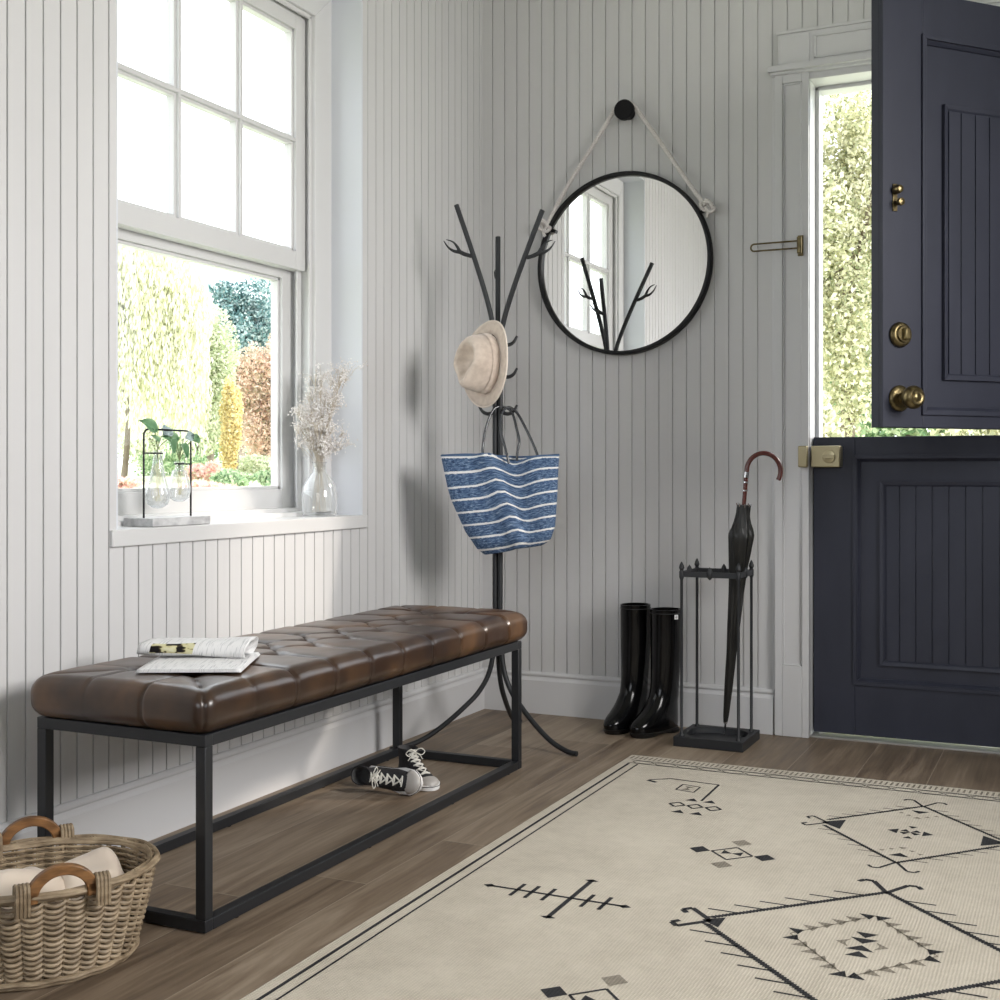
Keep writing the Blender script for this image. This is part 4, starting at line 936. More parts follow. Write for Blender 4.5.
b.build('foot_ring', 'wicker', basket)
b = MB()
rr_ = [[bk(2*math.pi*i/60, 0.010)*1.0 for i in range(60)]]
b.add([bk(2*math.pi*i/60, 0.010) for i in range(60)], [tuple(range(60))]); b.build('basket_bottom', 'wicker', basket, thick=0.003)
for sgn in (1, -1):                                             # handles on the long sides
    a0 = math.pi/2*sgn; o_ = bk(a0, BH, 0.002)+bl*0.011
    arc = []
    def hp(a, rr2): return o_+bl*0.050*rr2*math.cos(a)+ZD*(0.044*rr2*math.sin(a)-0.004)
    b = MB(); N = 24; rings = []
    for i in range(N+1):
        a = math.pi*i/N; rin, rout = 0.78, 1.16; t_ = bs*0.008
        rings.append([hp(a, rin)-t_, hp(a, rout)-t_, hp(a, rout)+t_, hp(a, rin)+t_])
    b.loft(rings); b.hexa([p_ for p_ in (hp(0, 0.78)-bs*0.008-ZD*0.006, hp(0, 0.78)+bs*0.008-ZD*0.006, hp(0, 1.42)+bs*0.008-ZD*0.006, hp(0, 1.42)-bs*0.008-ZD*0.006, hp(0, 0.78)-bs*0.008+ZD*0.016, hp(0, 0.78)+bs*0.008+ZD*0.016, hp(0, 1.42)+bs*0.008+ZD*0.016, hp(0, 1.42)-bs*0.008+ZD*0.016)])
    b.hexa([p_ for p_ in (hp(math.pi, 0.78)-bs*0.008-ZD*0.006, hp(math.pi, 0.78)+bs*0.008-ZD*0.006, hp(math.pi, 1.42)+bs*0.008-ZD*0.006, hp(math.pi, 1.42)-bs*0.008-ZD*0.006, hp(math.pi, 0.78)-bs*0.008+ZD*0.016, hp(math.pi, 0.78)+bs*0.008+ZD*0.016, hp(math.pi, 1.42)+bs*0.008+ZD*0.016, hp(math.pi, 1.42)-bs*0.008+ZD*0.016)])
    h_ = b.build('handle', 'wood', basket, bevel=0.002)
    for side in (1, -1):
        b = MB()
        for q in range(4):
            c = o_+bl*side*(0.054+0.0060*q); w_ = 0.0135
            b.tube(spline([c-bs*w_-ZD*0.026, c-bs*w_+ZD*0.012, c-bs*0.006+ZD*0.021, c+bs*0.006+ZD*0.021, c+bs*w_+ZD*0.012, c+bs*w_-ZD*0.026], 4), 0.0032, 7)
        b.build('handle_binding', 'wicker', h_)
# cloths in the basket
def cloth(c, ang, Lx, Ly, z, amp, seed, label, layers=3):
    r = thing('folded_cloth', (c.x, c.y, z-0.03), label, 'cloth', 'cream cloths folded in the basket')
    ca, sa = math.cos(ang), math.sin(ang); b = MB()
    for q in range(layers):
        def fn(u, v, q=q):
            x = (u-0.5)*Lx; y = (v-0.5)*Ly; ed = max(abs(u-0.5)*2, 0)**4
            zz = z-q*0.013-0.030*ed*(1 if q == 0 else 0.6)-0.030*(abs(v-0.5)*2)**5 + amp*noise.noise(Vector((x*9+seed, y*14, q*2.3)))+0.010*math.sin(x*38+seed+y*16)*(1-ed)
            return (c.x+x*ca-y*sa, c.y+x*sa+y*ca, zz)
        b.grid(fn, 36, 24)
    b.build('fabric', 'linen', r, thick=0.0035, angle=180)
an = math.atan2(bl.y, bl.x)
cloth(BC-bl*0.045+bs*0.005, an+0.15, 0.150, 0.175, 0.160, 0.020, 3.0, 'cream folded cloth heaped in the middle of the wicker basket')
cloth(BC-bl*0.105-bs*0.035, an-0.4, 0.115, 0.120, 0.150, 0.014, 8.0, 'cream cloth at the left end of the wicker basket')
cloth(BC+bl*0.085+bs*0.000, an-0.08, 0.110, 0.150, 0.162, 0.010, 5.0, 'cream cloth with a rolled edge at the right end of the basket')

# ------------------------------------------------------------------ rug
RX0, RX1, RY0, RY1 = 0.744, 2.470, -2.983, -0.505; RCX, RCY = 1.607, -1.744; RT = 0.006
b = MB(); b.box(RX0, RX1, RY0, RY1, 0.0006, RT)
MZ = RT+0.0005
def poly(pts, mi=1): b.add([(x, y, MZ) for x, y in pts], [tuple(range(len(pts)))], mi)
def allq(pts, mi=1, modes=((1, 1), (-1, 1), (1, -1), (-1, -1))):
    for sx, sy in modes: poly([(RCX+(x-RCX)*sx, RCY+(y-RCY)*sy) for x, y in pts], mi)
def stroke(pts, w_, mi=1, modes=((1, 1),), jag=False):
    for (x0_, y0_), (x1_, y1_) in zip(pts, pts[1:]):
        dx, dy = x1_-x0_, y1_-y0_; l = math.hypot(dx, dy); nx_, ny_ = -dy/l*w_/2, dx/l*w_/2
        if not jag: allq([(x0_+nx_, y0_+ny_), (x1_+nx_, y1_+ny_), (x1_-nx_, y1_-ny_), (x0_-nx_, y0_-ny_)], mi, modes)
        else:                        # kilim diagonals climb in tiny steps
            k = max(2, int(l/0.0075))
            for i in range(k):
                cx__, cy__ = x0_+dx*(i+.5)/k, y0_+dy*(i+.5)/k; hx, hy = abs(dx)/k*0.55+w_*0.42, abs(dy)/k*0.52
                allq([(cx__-hx, cy__-hy), (cx__+hx, cy__-hy), (cx__+hx, cy__+hy), (cx__-hx, cy__+hy)], mi, modes)
LR = ((1, 1), (-1, 1)); UD = ((1, 1), (1, -1)); Q4 = ((1, 1), (-1, 1), (1, -1), (-1, -1)); ONE = ((1, 1),)
for x, w_ in ((0.7715, 0.0075), (0.7985, 0.005)): allq([(x-w_/2, -2.89), (x+w_/2, -2.89), (x+w_/2, -0.612), (x-w_/2, -0.612)], 1, LR)
# end borders: comb row, line, linked lozenges
for yy in (-0.568, -0.604): allq([(0.765, yy-0.0022), (2.449, yy-0.0022), (2.449, yy+0.0022), (0.765, yy+0.0022)], 1, UD)
x = 0.752
while x < 2.462: allq([(x, -0.552), (x+0.0055, -0.552), (x+0.0075, -0.517), (x+0.002, -0.517)], 2, UD); x += 0.0142
x = 0.775; step = 0.066
while x < 2.44:
    stroke([(x, -0.586), (x+0.012, -0.573), (x+0.052, -0.573), (x+0.064, -0.586), (x+0.052, -0.599), (x+0.012, -0.599), (x, -0.586)], 0.0028, 1, UD); x += step
# fish-bone crosses
stroke([(0.862, -1.741), (1.160, -1.741)], 0.008, 1, LR); stroke([(1.046, -1.861), (1.046, -1.622)], 0.010, 1, LR)
for x, h_ in ((0.930, 0.038), (0.962, 0.038), (0.998, 0.037), (1.081, 0.038), (1.118, 0.038)): stroke([(x, -1.741-h_), (x, -1.741+h_)], 0.0085, 1, LR)
for (x, y, dx, dy) in ((0.868, -1.741, 0.014, 0.010), (1.158, -1.741, 0.014, 0.010), (1.046, -1.857, 0.016, 0.008), (1.046, -1.626, 0.016, 0.008)): allq([(x-dx, y), (x, y-dy), (x+dx, y), (x, y+dy)], 1, LR)
def diamond(cx__, cy__, hw, hh_, cut, w_, modes, teeth, hookk=1.0):
    """lozenge with blunt side tips, comb teeth and ram-horn hooks at every tip"""
    Lp, Rp = (cx__-hw, cy__), (cx__+hw, cy__)
    for sx in (1, -1):
        for sy in (1, -1):
            a = (cx__+sx*(hw-cut*0.0), cy__+sy*cut); t = (cx__, cy__+sy*hh_)
            stroke([(cx__+sx*hw, cy__+sy*cut*0.55), t], w_, 1, modes, jag=True)
            for k in range(1, teeth+1):
                f = k/(teeth+1); x_ = cx__+sx*hw*(1-f); y_ = cy__+sy*(cut*0.55+(hh_-cut*0.55)*f)
                stroke([(x_-sx*0.002, y_+sy*0.004), (x_+sx*w_*4.6, y_+sy*0.004)], w_*0.42, 1, modes)
    for sx in (1, -1):                                          # filled wedge and horns at the sides
        allq([(cx__+sx*hw, cy__-cut), (cx__+sx*hw, cy__+cut), (cx__+sx*(hw-cut*1.0), cy__)] if False else [(cx__+sx*(hw+0.012), cy__), (cx__+sx*(hw-cut*0.9), cy__+cut*0.95), (cx__+sx*(hw-cut*0.9), cy__-cut*0.95)], 1, modes)
        for sy in (1, -1):
            k = hookk; stroke([(cx__+sx*(hw-0.005), cy__), (cx__+sx*(hw+0.045*k), cy__+sy*0.052*k), (cx__+sx*(hw+0.060*k), cy__+sy*0.036*k), (cx__+sx*(hw+0.048*k), cy__+sy*0.022*k)], w_*0.9, 1, modes)
    for sy in (1, -1):                                          # horns at the top and bottom tips
        for sx in (1, -1):
            k = hookk; stroke([(cx__, cy__+sy*(hh_-0.004)), (cx__+sx*0.034*k, cy__+sy*(hh_+0.060*k)), (cx__+sx*0.052*k, cy__+sy*(hh_+0.062*k)), (cx__+sx*0.062*k, cy__+sy*(hh_+0.046*k))], w_*0.9, 1, modes)
def tri(cx__, cy__, w_, h_, mi, modes=ONE): allq([(cx__-w_/2, cy__), (cx__+w_/2, cy__), (cx__, cy__+h_)], mi, modes)
diamond(RCX, RCY, 0.282, 0.305, 0.030, 0.0125, ONE, 6, 1.0)
diamond(1.598, -0.985, 0.196, 0.250, 0.045, 0.0075, UD, 6, 0.85)
# inner toothed lozenge of the middle diamond
for sx in (1, -1):
    for sy in (1, -1):
        stroke([(RCX+sx*0.128, RCY), (RCX, RCY+sy*0.158)], 0.003, 2)
        for k in range(0, 6):
            f = (k+0.5)/6; x_ = RCX+sx*0.128*(1-f); y_ = RCY+sy*0.158*f
            mi = 1 if k in (0, ) or k == 5 else 2
            allq([(x_-0.003*sx, y_-0.012*sy), (x_-0.010*sx, y_+0.014*sy), (x_+0.020*sx, y_+0.014*sy)], mi, ONE)
for (x_, y_, w_, h_, mi) in ((RCX, RCY+0.004, 0.050, 0.026, 1), (RCX, RCY-0.004, 0.050, -0.026, 1), (RCX, RCY+0.034, 0.040, 0.026, 1), (RCX, RCY-0.034, 0.040, -0.026, 1)): tri(x_, y_+h_, w_, -h_, mi)
for sx in (1, -1): allq([(RCX+sx*0.022, RCY+0.020), (RCX+sx*0.046, RCY), (RCX+sx*0.022, RCY-0.020), (RCX+sx*0.030, RCY)], 2, ONE)
# centre and small triangles of the outer diamonds
cx2, cy2 = 1.597, -0.986
for sx in (1, -1):
    allq([(cx2+sx*0.052, cy2), (cx2+sx*0.028, cy2+0.020), (cx2+sx*0.028, cy2-0.020)], 1, UD)
    for sy in (1, -1): allq([(cx2, cy2), (cx2+sx*0.024, cy2+sy*0.006), (cx2+sx*0.012, cy2+sy*0.022)], 1, UD)
for sy in (1, -1):
    tri(cx2, cy2+sy*0.052, 0.022, -0.018*sy, 1, UD) ; tri(cx2, cy2+sy*0.200, 0.044, -0.026*sy, 1, UD); tri(cx2, cy2+sy*0.128, 0.022, 0.014*sy, 2, UD)
    for sx in (1, -1):
        for k in range(3): tri(cx2+sx*(0.022+0.019*k), cy2+sy*(0.146+0.017*k), 0.014, 0.011*sy, 2, UD)
# four-square crosses
ccx, ccy = 1.2605, -1.3225
def lattice(ccx, ccy, modes):
    stroke([(ccx-0.036, ccy-0.030), (ccx-0.036, ccy+0.030), (ccx+0.036, ccy+0.030), (ccx+0.036, ccy-0.030), (ccx-0.036, ccy-0.030)], 0.006, 1, modes)
    for sx in (1, -1): allq([(ccx, ccy), (ccx+sx*0.026, ccy+0.014), (ccx+sx*0.026, ccy-0.014)], 1, modes)
for mds in (UD,):
    X_ = [(ccx-0.046, ccy), (ccx, ccy+0.048), (ccx+0.046, ccy), (ccx, ccy-0.048)]
    for m2 in (Q4,):
        stroke(X_+[X_[0]], 0.0055, 1, m2)
        for (sx, sy, mi) in ((-1, 0, 1), (1, 0, 1), (0, 1, 2), (0, -1, 2)):
            px_, py_ = ccx+sx*0.073, ccy+sy*0.086; allq([(px_-0.024, py_), (px_, py_+0.025), (px_+0.024, py_), (px_, py_-0.025)], mi, m2)
        for sx in (1, -1): allq([(ccx, ccy), (ccx+sx*0.022, ccy+0.018), (ccx+sx*0.022, ccy-0.010)], 1, m2)
# corner hooks with little lozenges
stroke([(0.883, -0.776), (0.912, -0.790)], 0.012, 1, Q4); stroke([(0.886, -0.772), (0.935, -0.734), (1.074, -0.745), (1.077, -0.925)], 0.0065, 1, Q4)
stroke([(0.985, -0.780), (1.035, -0.790), (1.035, -0.850), (0.983, -0.840), (0.985, -0.780)], 0.0045, 1, Q4)
for sy in (1, -1): allq([(1.008, -0.815), (1.008-0.012, -0.815+sy*0.018), (1.008+0.012, -0.815+sy*0.018)], 2, Q4)
for (x_, y_) in ((1.030, -0.982), (1.077, -0.982), (1.124, -0.982)): stroke([(x_-0.020, y_), (x_, y_+0.022), (x_+0.020, y_), (x_, y_-0.022), (x_-0.020, y_)], 0.0065, 1, Q4)
for (x_, y_) in ((1.053, -0.925), (1.100, -0.925), (1.053, -1.045), (1.100, -1.045)): allq([(x_-0.017, y_-0.010), (x_+0.017, y_-0.010), (x_, y_+0.016)], 1, Q4)
rug = b.build('rug', ['rug', 'rugink', 'rugfaint'], loc=(RCX, RCY, 0), smooth=False)
tag(rug, 'large cream woven rug with black tribal diamonds and hooks', 'rug')

# ------------------------------------------------------------------ window sill: vase with dried flowers
VX, VY = -0.054, -0.972; VZ = 0.7212
vase = thing('glass_vase', (VX, VY, VZ), 'clear glass bottle vase on the sill holding dried white flowers', 'vase')
outp = [(0.0, 0.0), (0.046, 0.0), (0.050, 0.004), (0.0515, 0.030), (0.052, 0.060), (0.047, 0.088), (0.034, 0.112), (0.022, 0.128), (0.018, 0.140), (0.020, 0.154), (0.023, 0.158)]
inn = [(r_-0.0022 if r_ > 0.003 else 0, z_) for r_, z_ in outp[::-1]]; inn = [(r_, max(z_, 0.007)) for r_, z_ in inn]
MB().lathe(outp+inn, (VX, VY, VZ), 40).build('glass', 'vase', vase, angle=60)
def bouquet():
    rnd = random.Random(4); c = Vector((VX, VY, VZ))
    r = thing('dried_flowers', (VX, VY, VZ+0.012), "bunch of dried white baby's breath standing in the glass bottle", 'flowers')
    st = MB(); fl = MB(); ico = [Vector(v) for v in ((1, 0, 0), (-1, 0, 0), (0, 1, 0), (0, -1, 0), (0, 0, 1), (0, 0, -1))]; ifs = [(0, 2, 4), (2, 1, 4), (1, 3, 4), (3, 0, 4), (2, 0, 5), (1, 2, 5), (3, 1, 5), (0, 3, 5)]
    lobes = []
    for _ in range(64):
        t = rnd.random()
        if t < 0.70: q = c+RD*rnd.gauss(-0.012, 0.034)+FD*rnd.gauss(-0.005, 0.018)+ZD*rnd.uniform(0.195, 0.305)
        else: q = c+RD*rnd.gauss(0.030, 0.022)+FD*rnd.gauss(0.0, 0.014)+ZD*rnd.uniform(0.30, 0.425)
        q.x = max(q.x, -0.100)
        lobes.append(q)
    for q in lobes:
        base = c+Vector((rnd.uniform(-0.02, 0.02), rnd.uniform(-0.02, 0.02), 0.012)); nk = c+Vector((rnd.uniform(-0.011, 0.011), rnd.uniform(-0.011, 0.011), 0.150))
        if len(lobes) and lobes.index(q) % 4 == 0: pass
        st.tube(spline([base if lobes.index(q) % 4 == 0 else nk-ZD*0.02, nk, (nk+q)/2+Vector((0, 0, 0.01)), q], 4), 0.0008, 4)
        for _ in range(9):
            e = q+Vector((rnd.gauss(0, 0.015), rnd.gauss(0, 0.015), rnd.gauss(0.006, 0.015))); e.x = max(e.x, -0.104)
            st.tube([q-(q-nk)*0.12, q.lerp(e, 0.5)+ZD*0.003, e], 0.0005, 3)
            for _ in range(6):
                p_ = e+Vector((rnd.gauss(0, 0.006), rnd.gauss(0, 0.006), rnd.gauss(0, 0.006))); p_.x = max(p_.x, -0.105); s_ = rnd.uniform(0.0016, 0.0032)
                fl.add([p_+v*s_ for v in ico], ifs)
    st.build('stems', 'dry_stem', r); o = fl.build('blossoms', 'dry_flower', r, smooth=False); o['kind'] = 'stuff'
bouquet()

# propagation stand
ps = thing('propagation_stand', (-0.055, -1.633, VZ), 'marble block with a thin black wire arch on the left of the sill', 'plant stand')
b = MB(); b.box(-0.100, -0.010, -1.738, -1.526, VZ, VZ+0.0195); b.build('marble_base', 'marble', ps, bevel=0.0015)
ya, yb, zt_ = -1.724, -1.553, 0.952; WX = -0.050; R_ = 0.016
arch = [(WX, ya, VZ+0.015), (WX, ya, zt_-R_)]+[(WX, ya+R_-R_*math.cos(a), zt_-R_+R_*math.sin(a)) for a in [math.radians(x) for x in (22, 45, 67, 90)]]+[(WX, yb-R_+R_*math.sin(a), zt_-R_+R_*math.cos(a)) for a in [math.radians(x) for x in (0, 22, 45, 67, 90)]]+[(WX, yb, VZ+0.015)]
MB().tube(arch, 0.0024, 8).build('wire_arch', 'blackmetal', ps)
V1, V2 = Vector((WX, -1.675, 0.762)), Vector((WX, -1.596, 0.776))
for c, nz, yy in ((V1, 0.133, ya), (V2, 0.094, yb)):
    b = MB(); z = c.z+nz; b.tube([(WX, yy, z), (WX, c.y+(0.012 if yy < c.y else -0.012)*-1, z)], 0.002, 8)
    b.tube([(c.x+0.0115*math.cos(a), c.y+0.0115*math.sin(a), z) for a in [2*math.pi*k/20 for k in range(20)]], 0.0018, 8, closed=True); b.build('holder_ring', 'blackmetal', ps)
def drop(c, h_, rmax, label):
    r = thing('hanging_vase', c, label, 'vase', 'teardrop vases in the wire stand')
    pr_ = [(0, 0), (0.012, 0.002), (0.024, 0.010), (rmax, 0.028), (rmax, 0.036), (rmax*0.86, 0.052), (rmax*0.62, 0.078), (rmax*0.42, h_*0.78), (0.0095, h_*0.97), (0.0125, h_+0.003)]
    inn = [(max(0, r_-0.0018), max(z_, 0.003)) for r_, z_ in pr_[::-1]]
    MB().lathe(pr_+inn, c, 32).build('glass', 'vase', r, angle=60)
    MB().lathe([(0, 0.004), (0.011, 0.005), (0.022, 0.012), (rmax-0.003, 0.029), (rmax-0.003, 0.034), (0, 0.034)], c, 28).build('water', 'water', r)
drop(V1, 0.136, 0.0300, 'taller teardrop glass vase on the left of the wire stand')
drop(V2, 0.097, 0.0275, 'shorter teardrop glass vase on the right of the wire stand')
def cutting(c, nz, leaves, label, seed):
    rnd = random.Random(seed); r = thing('plant_cutting', c+ZD*0.03, label, 'plant', 'green cuttings in the teardrop vases'); top = c+ZD*nz
    b = MB()
    for k in range(16):
        p0_ = c+Vector((rnd.uniform(-0.003, 0.003), rnd.uniform(-0.003, 0.003), nz*0.80)); pts = [p0_]
        for j in range(1, 6): f = j/5; pts.append(c+Vector((rnd.gauss(0, 0.0052), rnd.gauss(0, 0.0052), nz*0.80*(1-f)+0.014*f+0.004)))
        b.tube(spline(pts, 3), 0.00035, 3)
    b.build('roots', 'root', r)
    st = MB()
    for (dy, dz, sz, rot, pal) in leaves:
        tip = top+Vector((rnd.uniform(-0.008, 0.014), dy, dz))
        st.tube(spline([top-ZD*0.03, top+ZD*0.004, top.lerp(tip, 0.6)+Vector((0, 0, 0.006)), tip], 4), 0.0012, 5)
        b = MB(); ax_ = Vector((0.25*rnd.uniform(-1, 1), math.cos(rot), math.sin(rot))).normalized(); nn = Vector((1, 0, 0.25)); nn = (nn-ax_*nn.dot(ax_)).normalized(); sd_ = ax_.cross(nn)
        def fn(u, v): 
            w_ = sz*0.34*math.sin(math.pi*min(1, u**0.8))**0.8; return tip+ax_*sz*u+sd_*w_*(v-0.5)*2+nn*(0.010*abs(v-0.5)*2*1.0-0.012*u*u)
        b.grid(fn, 14, 6); b.build('leaf', 'leafpale' if pal else 'leaf', r, thick=0.0006, angle=180)
    st.build('stem', 'stem', r)
cutting(V1, 0.136, [(-0.012, 0.050, 0.050, 2.6, 0), (0.020, 0.040, 0.036, 0.9, 1), (0.026, 0.030, 0.046, -0.75, 0), (-0.010, 0.026, 0.018, 2.2, 0)], 'green cutting with a large leaf in the taller teardrop vase', 2)
cutting(V2, 0.097, [(-0.006, 0.056, 0.040, 2.9, 0), (0.010, 0.060, 0.036, 0.3, 1), (0.032, 0.054, 0.036, 0.35, 0), (-0.004, 0.045, 0.040, -0.9, 0), (-0.028, 0.068, 0.034, 2.7, 1)], 'green cutting with bluish leaves in the shorter teardrop vase', 7)

# ------------------------------------------------------------------ garden
b = MB()
prof_g = [(-0.35, 1.0), (0.5, 8.0)]
def gz(d): return lerp([(0, -0.32), (6, -0.25), (12, 0.45), (16, 0.62), (26, 0.80), (45, 1.0), (90, 1.1)], d)
def ground():
    b = MB(); N = 60
    xs = [-70+140*i/N for i in range(N+1)]
    vs = []; 
    for j in range(N+1):
        for i in range(N+1):
            x = -60+90*i/N; y = -25+85*j/N; d = math.hypot(max(0, -0.3-x, x-4.2), max(0, -5.6-y, y-0.2)); vs.append((x, y, gz(d)+0.05*noise.noise(Vector((x*0.2, y*0.2, 0)))*min(1, d/8)))
    fs = []
    for j in range(N):
        for i in range(N):
            cx__ = -60+90*(i+.5)/N; cy__ = -25+85*(j+.5)/N
            fs.append((j*(N+1)+i, j*(N+1)+i+1, (j+1)*(N+1)+i+1, (j+1)*(N+1)+i))
    b.add(vs, fs); m = mat('lawn_grass', (0.5, 0.55, 0.3), 0.9); noisy(m, (0.58, 0.64, 0.40), (0.80, 0.80, 0.66), (0.8, 0.8, 0.8), 1); M['lawn'] = m
    return b.build('lawn', 'lawn', kind='structure')
ground()
rng = np.random.default_rng(11)
def leaves_mesh(name, pts, size, m, parent=None, elong=1.0, vert=False):
    n = len(pts); pts = np.asarray(pts)
    a = rng.normal(size=(n, 3)); a /= np.linalg.norm(a, axis=1)[:, None]
    if vert: a = a*0.25+np.array([0, 0, 1.0]); a /= np.linalg.norm(a, axis=1)[:, None]
    c = rng.normal(size=(n, 3)); c -= a*(a*c).sum(1)[:, None]; c /= np.linalg.norm(c, axis=1)[:, None]
    s = size*(0.6+0.8*rng.random(n))[:, None]
    v = np.stack([pts-a*s*elong, pts+c*s*0.55, pts+a*s*elong, pts-c*s*0.55], 1).reshape(-1, 3)
    off = np.array(wl(parent)) if parent else 0
    me = bpy.data.meshes.new(name); me.from_pydata((v-off).tolist(), [], np.arange(4*n).reshape(-1, 4).tolist()); me.materials.append(m)
    o = bpy.data.objects.new(name, me); COL.objects.link(o)
    if parent: o.parent = parent
    return o
def blob(c, r, n, nclump=26, cs=0.34, shell=0.5, minz=None):
    """points gathered in clumps near the surface of an ellipsoid"""
    c = np.array(c); r = np.array(r, float); d = rng.normal(size=(nclump, 3)); d /= np.linalg.norm(d, axis=1)[:, None]
    d *= (shell+(1-shell)*rng.random(nclump))[:, None]; cc = c+d*r*0.82
    k = rng.integers(0, nclump, n); e = rng.normal(size=(n, 3)); e /= np.linalg.norm(e, axis=1)[:, None]; e *= (rng.random(n)**0.4)[:, None]
    p = cc[k]+e*r*cs*(0.6+0.7*rng.random(nclump))[k][:, None]
    if minz is not None: p = p[p[:, 2] > minz]
    return p
def tree(name, base, label, cat, m, crown, size, n, trunk_r=0.2, nclump=26, cs=0.34, group='trees in the garden', elong=1.0, shell=0.5, willow=False, branches=5):
    base = Vector(base); r = thing(name, base, label, cat, group)
    (cz, rx, ry, rz) = crown; top = cz
    b = MB(); b.tube(spline([base-ZD*0.3, base+ZD*(cz-base.z)*0.4+Vector((0.1, 0.05, 0)), base+ZD*(cz-base.z)], 5), [trunk_r*(1-0.06*k) for k in range(11)], 8)
    rr2 = random.Random(len(label))
    for k in range(branches):
        a = rr2.uniform(0, 6.28); s0 = base+ZD*(cz-base.z)*rr2.uniform(0.45, 0.9); e = Vector((base.x+rx*0.6*math.cos(a), base.y+ry*0.6*math.sin(a), cz+rz*rr2.uniform(-0.1, 0.6)))
        b.tube(spline([s0, s0.lerp(e, 0.5)+ZD*0.15*rz, e], 5), [trunk_r*0.42*(1-0.08*q) for q in range(11)], 6)
    b.build('trunk', 'bark', r)
    c = (base.x, base.y, cz)
    if willow:
        pts = []; ns = n//46
        for _ in range(ns):
            a = rng.random()*6.283; q = rng.random()**0.5; x_, y_ = rx*q*math.cos(a), ry*q*math.sin(a); zt2 = cz+rz*math.sqrt(max(0, 1-q*q*0.8)); ln = rz*(0.55+0.9*rng.random()); zz = zt2-ln*rng.random(46)
            ph = rng.random()*6; p = np.stack([base.x+x_+0.08*np.sin(zz*2+ph)+rng.normal(size=46)*0.05, base.y+y_+0.08*np.cos(zz*2+ph)+rng.normal(size=46)*0.05, np.maximum(zz, base.z+0.15)], 1); pts.append(p)
        pts = np.concatenate(pts); leaves_mesh('foliage', pts, size, m, r, elong, True)
    else: leaves_mesh('foliage', blob(c, (rx, ry, rz), n, nclump, cs, shell, base.z+0.05), size, m, r, elong)
    return r
F_will = foliage('willow_leaves', [(0, (0.60, 0.61, 0.40)), (0.5, (0.85, 0.85, 0.70)), (1, (0.95, 0.94, 0.86))])
F_pale = foliage('pale_green_leaves', [(0, (0.44, 0.52, 0.32)), (0.6, (0.72, 0.75, 0.58)), (1, (0.90, 0.87, 0.74))])
F_blue = foliage('blue_green_leaves', [(0, (0.08, 0.18, 0.18)), (0.5, (0.26, 0.40, 0.40)), (1, (0.70, 0.78, 0.76))], 0.25)
F_rus = foliage('russet_leaves', [(0, (0.34, 0.34, 0.22)), (0.4, (0.74, 0.54, 0.42)), (1, (0.92, 0.76, 0.66))])
F_gold = foliage('golden_conifer_leaves', [(0, (0.60, 0.50, 0.20)), (0.5, (0.86, 0.74, 0.42)), (1, (0.94, 0.88, 0.62))])
F_green = foliage('shrub_leaves', [(0, (0.16, 0.28, 0.15)), (0.6, (0.44, 0.56, 0.34)), (1, (0.74, 0.80, 0.56))])
F_pink = foliage('pink_blossom', [(0, (0.50, 0.54, 0.34)), (0.35, (0.84, 0.52, 0.48)), (1, (0.94, 0.76, 0.72))])
F_door = foliage('yellow_green_leaves', [(0, (0.26, 0.29, 0.17)), (0.45, (0.68, 0.67, 0.46)), (1, (0.94, 0.91, 0.76))])
def at(u, t, z):            # a point of the garden by bearing and distance
    p = Vector((1.967, -4.025, 0))+FD*t+RD*t*(u-500)/1241.6; return (p.x, p.y, z)
tree('weeping_willow', at(122, 24, 0.7), 'huge pale yellow weeping willow at the left of the window view', 'tree', F_will, (3.3, 1.55, 1.6, 2.3), 0.036, 150000, 0.07, willow=True, elong=1.7)
tree('broadleaf_tree', at(207, 28.5, 0.8), 'pale green bushy tree just right of the willow outside the window', 'tree', F_pale, (3.1, 0.80, 0.8, 2.15), 0.045, 22000, 0.10, nclump=34, cs=0.36, shell=0.3)
tree('broadleaf_tree', at(236, 38, 0.9), 'dark blue-green tree rising behind the russet one outside the window', 'tree', F_blue, (4.8, 1.35, 1.3, 2.3), 0.065, 22000, 0.25)
tree('broadleaf_tree', at(278, 44, 0.9), 'dark blue-green tree at the right edge of the window view', 'tree', F_blue, (5.5, 1.5, 1.5, 2.4), 0.065, 20000, 0.25)
tree('broadleaf_tree', at(262, 31, 0.85), 'russet pink leaved tree at the right of the window view', 'tree', F_rus, (2.95, 1.0, 0.95, 1.9), 0.046, 26000, 0.10, nclump=26, cs=0.36, shell=0.3)
tree('golden_conifer', at(231, 24.5, 0.75), 'narrow golden conifer in front of the russet tree outside the window', 'tree', F_gold, (1.75, 0.22, 0.22, 1.15), 0.040, 9000, 0.06, nclump=60, cs=0.30, branches=0)
tree('broadleaf_tree', at(196, 47, 1.0), 'green tree behind the lawn, low in the window view', 'tree', F_green, (2.6, 1.8, 1.5, 1.7), 0.08, 9000, 0.15)
tree('broadleaf_tree', at(78, 33, 0.9), 'pale tree behind the willow at the left of the window', 'tree', F_will, (3.0, 2.2, 1.6, 2.4), 0.07, 14000, 0.2)
tree('broadleaf_tree', at(150, 62, 1.0), 'distant pale green tree beyond the willow', 'tree', F_pale, (3.2, 2.4, 1.5, 2.4), 0.10, 9000, 0.2)
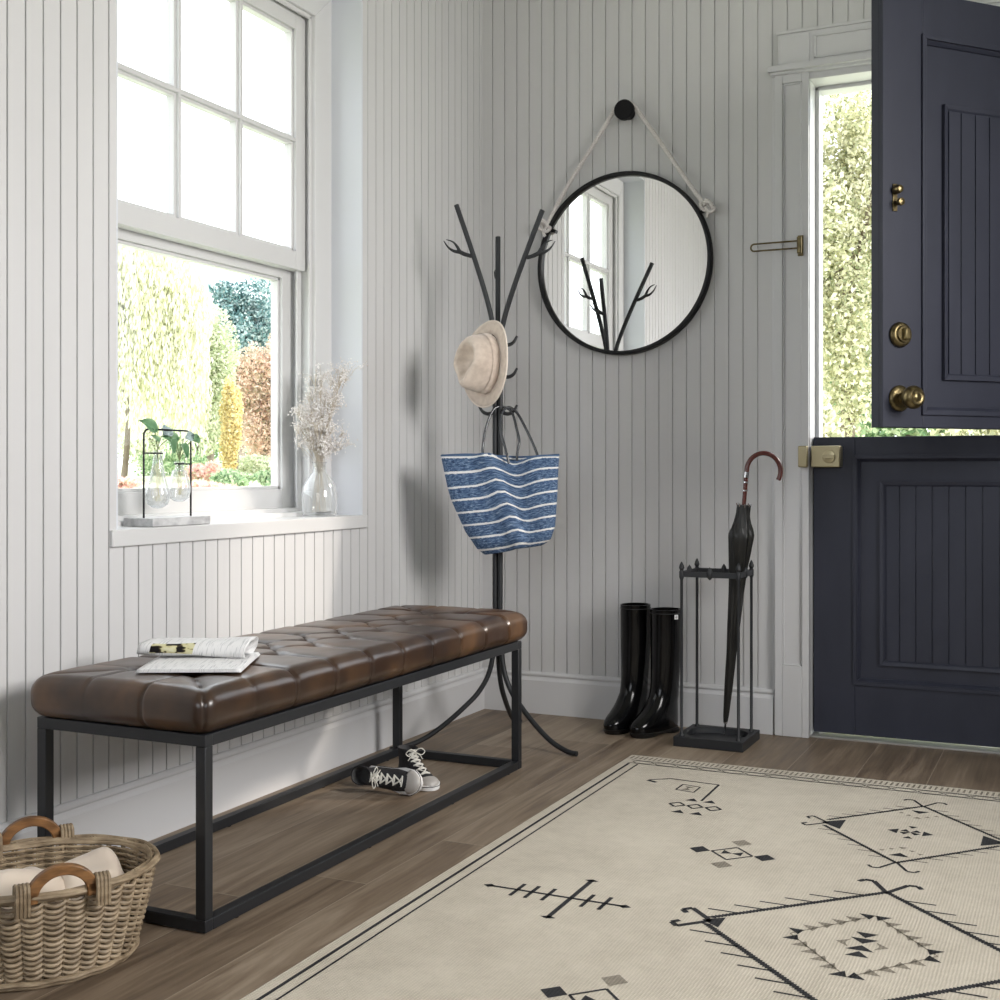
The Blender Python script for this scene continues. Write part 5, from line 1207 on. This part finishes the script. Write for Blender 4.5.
for u, t, w_, h_, n, f, lab in ((275, 17, 0.22, 0.20, 1800, F_green, 'small dark green shrub in the right corner of the window view'),
        (232, 19, 0.42, 0.14, 2600, F_green, 'low green shrub on the lawn below the golden conifer'), (206, 23, 0.34, 0.24, 2600, F_pink, 'pink flowering bush beside the golden conifer'),
        (262, 26, 0.75, 0.30, 5000, F_pale, 'low pale hedge under the russet tree'), (270, 52, 2.4, 1.2, 5000, F_green, 'distant green shrubbery at the right of the window view'), (215, 56, 2.6, 1.0, 5000, F_green, 'distant green shrubbery in the middle of the window view'), (120, 17.5, 0.28, 0.10, 1300, F_pink, 'low pink flower clump at the left of the window view'),
        (205, 16.6, 0.40, 0.06, 1600, F_pink, 'flat bed of pink flowers just outside the window'), (168, 27, 0.9, 0.35, 3000, F_green, 'green bush under the weeping willow')):
    z0_ = lerp([(16, 0.60), (20, 0.68), (28, 0.80)], t); x_, y_, _ = at(u, t, 0); r = thing('shrub', (x_, y_, z0_-0.03), lab, 'shrub', 'shrubs and flowers in the garden')
    leaves_mesh('foliage', blob((x_, y_, z0_+h_*0.6), (w_, w_, h_), n, 18, 0.4), 0.035, f, r)
# trees beyond the front door
tree('broadleaf_tree', at(838, 13.5, 0.45), 'tall sunlit yellow-green tree filling the open top of the door', 'tree', F_door, (3.2, 1.3, 1.2, 2.5), 0.030, 60000, 0.11, nclump=44, cs=0.30, shell=0.3)
tree('broadleaf_tree', at(905, 16, 0.6), 'green tree standing behind the open door leaf', 'tree', F_green, (2.6, 1.8, 1.2, 2.1), 0.055, 16000, 0.15)
tree('golden_conifer', at(822, 9.0, 0.0), 'pointed pale green conifer low in the door opening', 'tree', F_door, (0.72, 0.22, 0.22, 0.72), 0.030, 5000, 0.04, nclump=50, cs=0.3, branches=0)
tree('broadleaf_tree', at(1025, 12, 0.40), 'yellow-green bush seen through the slit between the door leaves', 'tree', F_door, (1.3, 1.2, 0.9, 0.95), 0.05, 8000, 0.1)
tree('broadleaf_tree', at(800, 22, 0.8), 'dark green tree in the distance beyond the front door', 'tree', F_green, (2.6, 2.6, 2.0, 2.2), 0.08, 9000, 0.2)
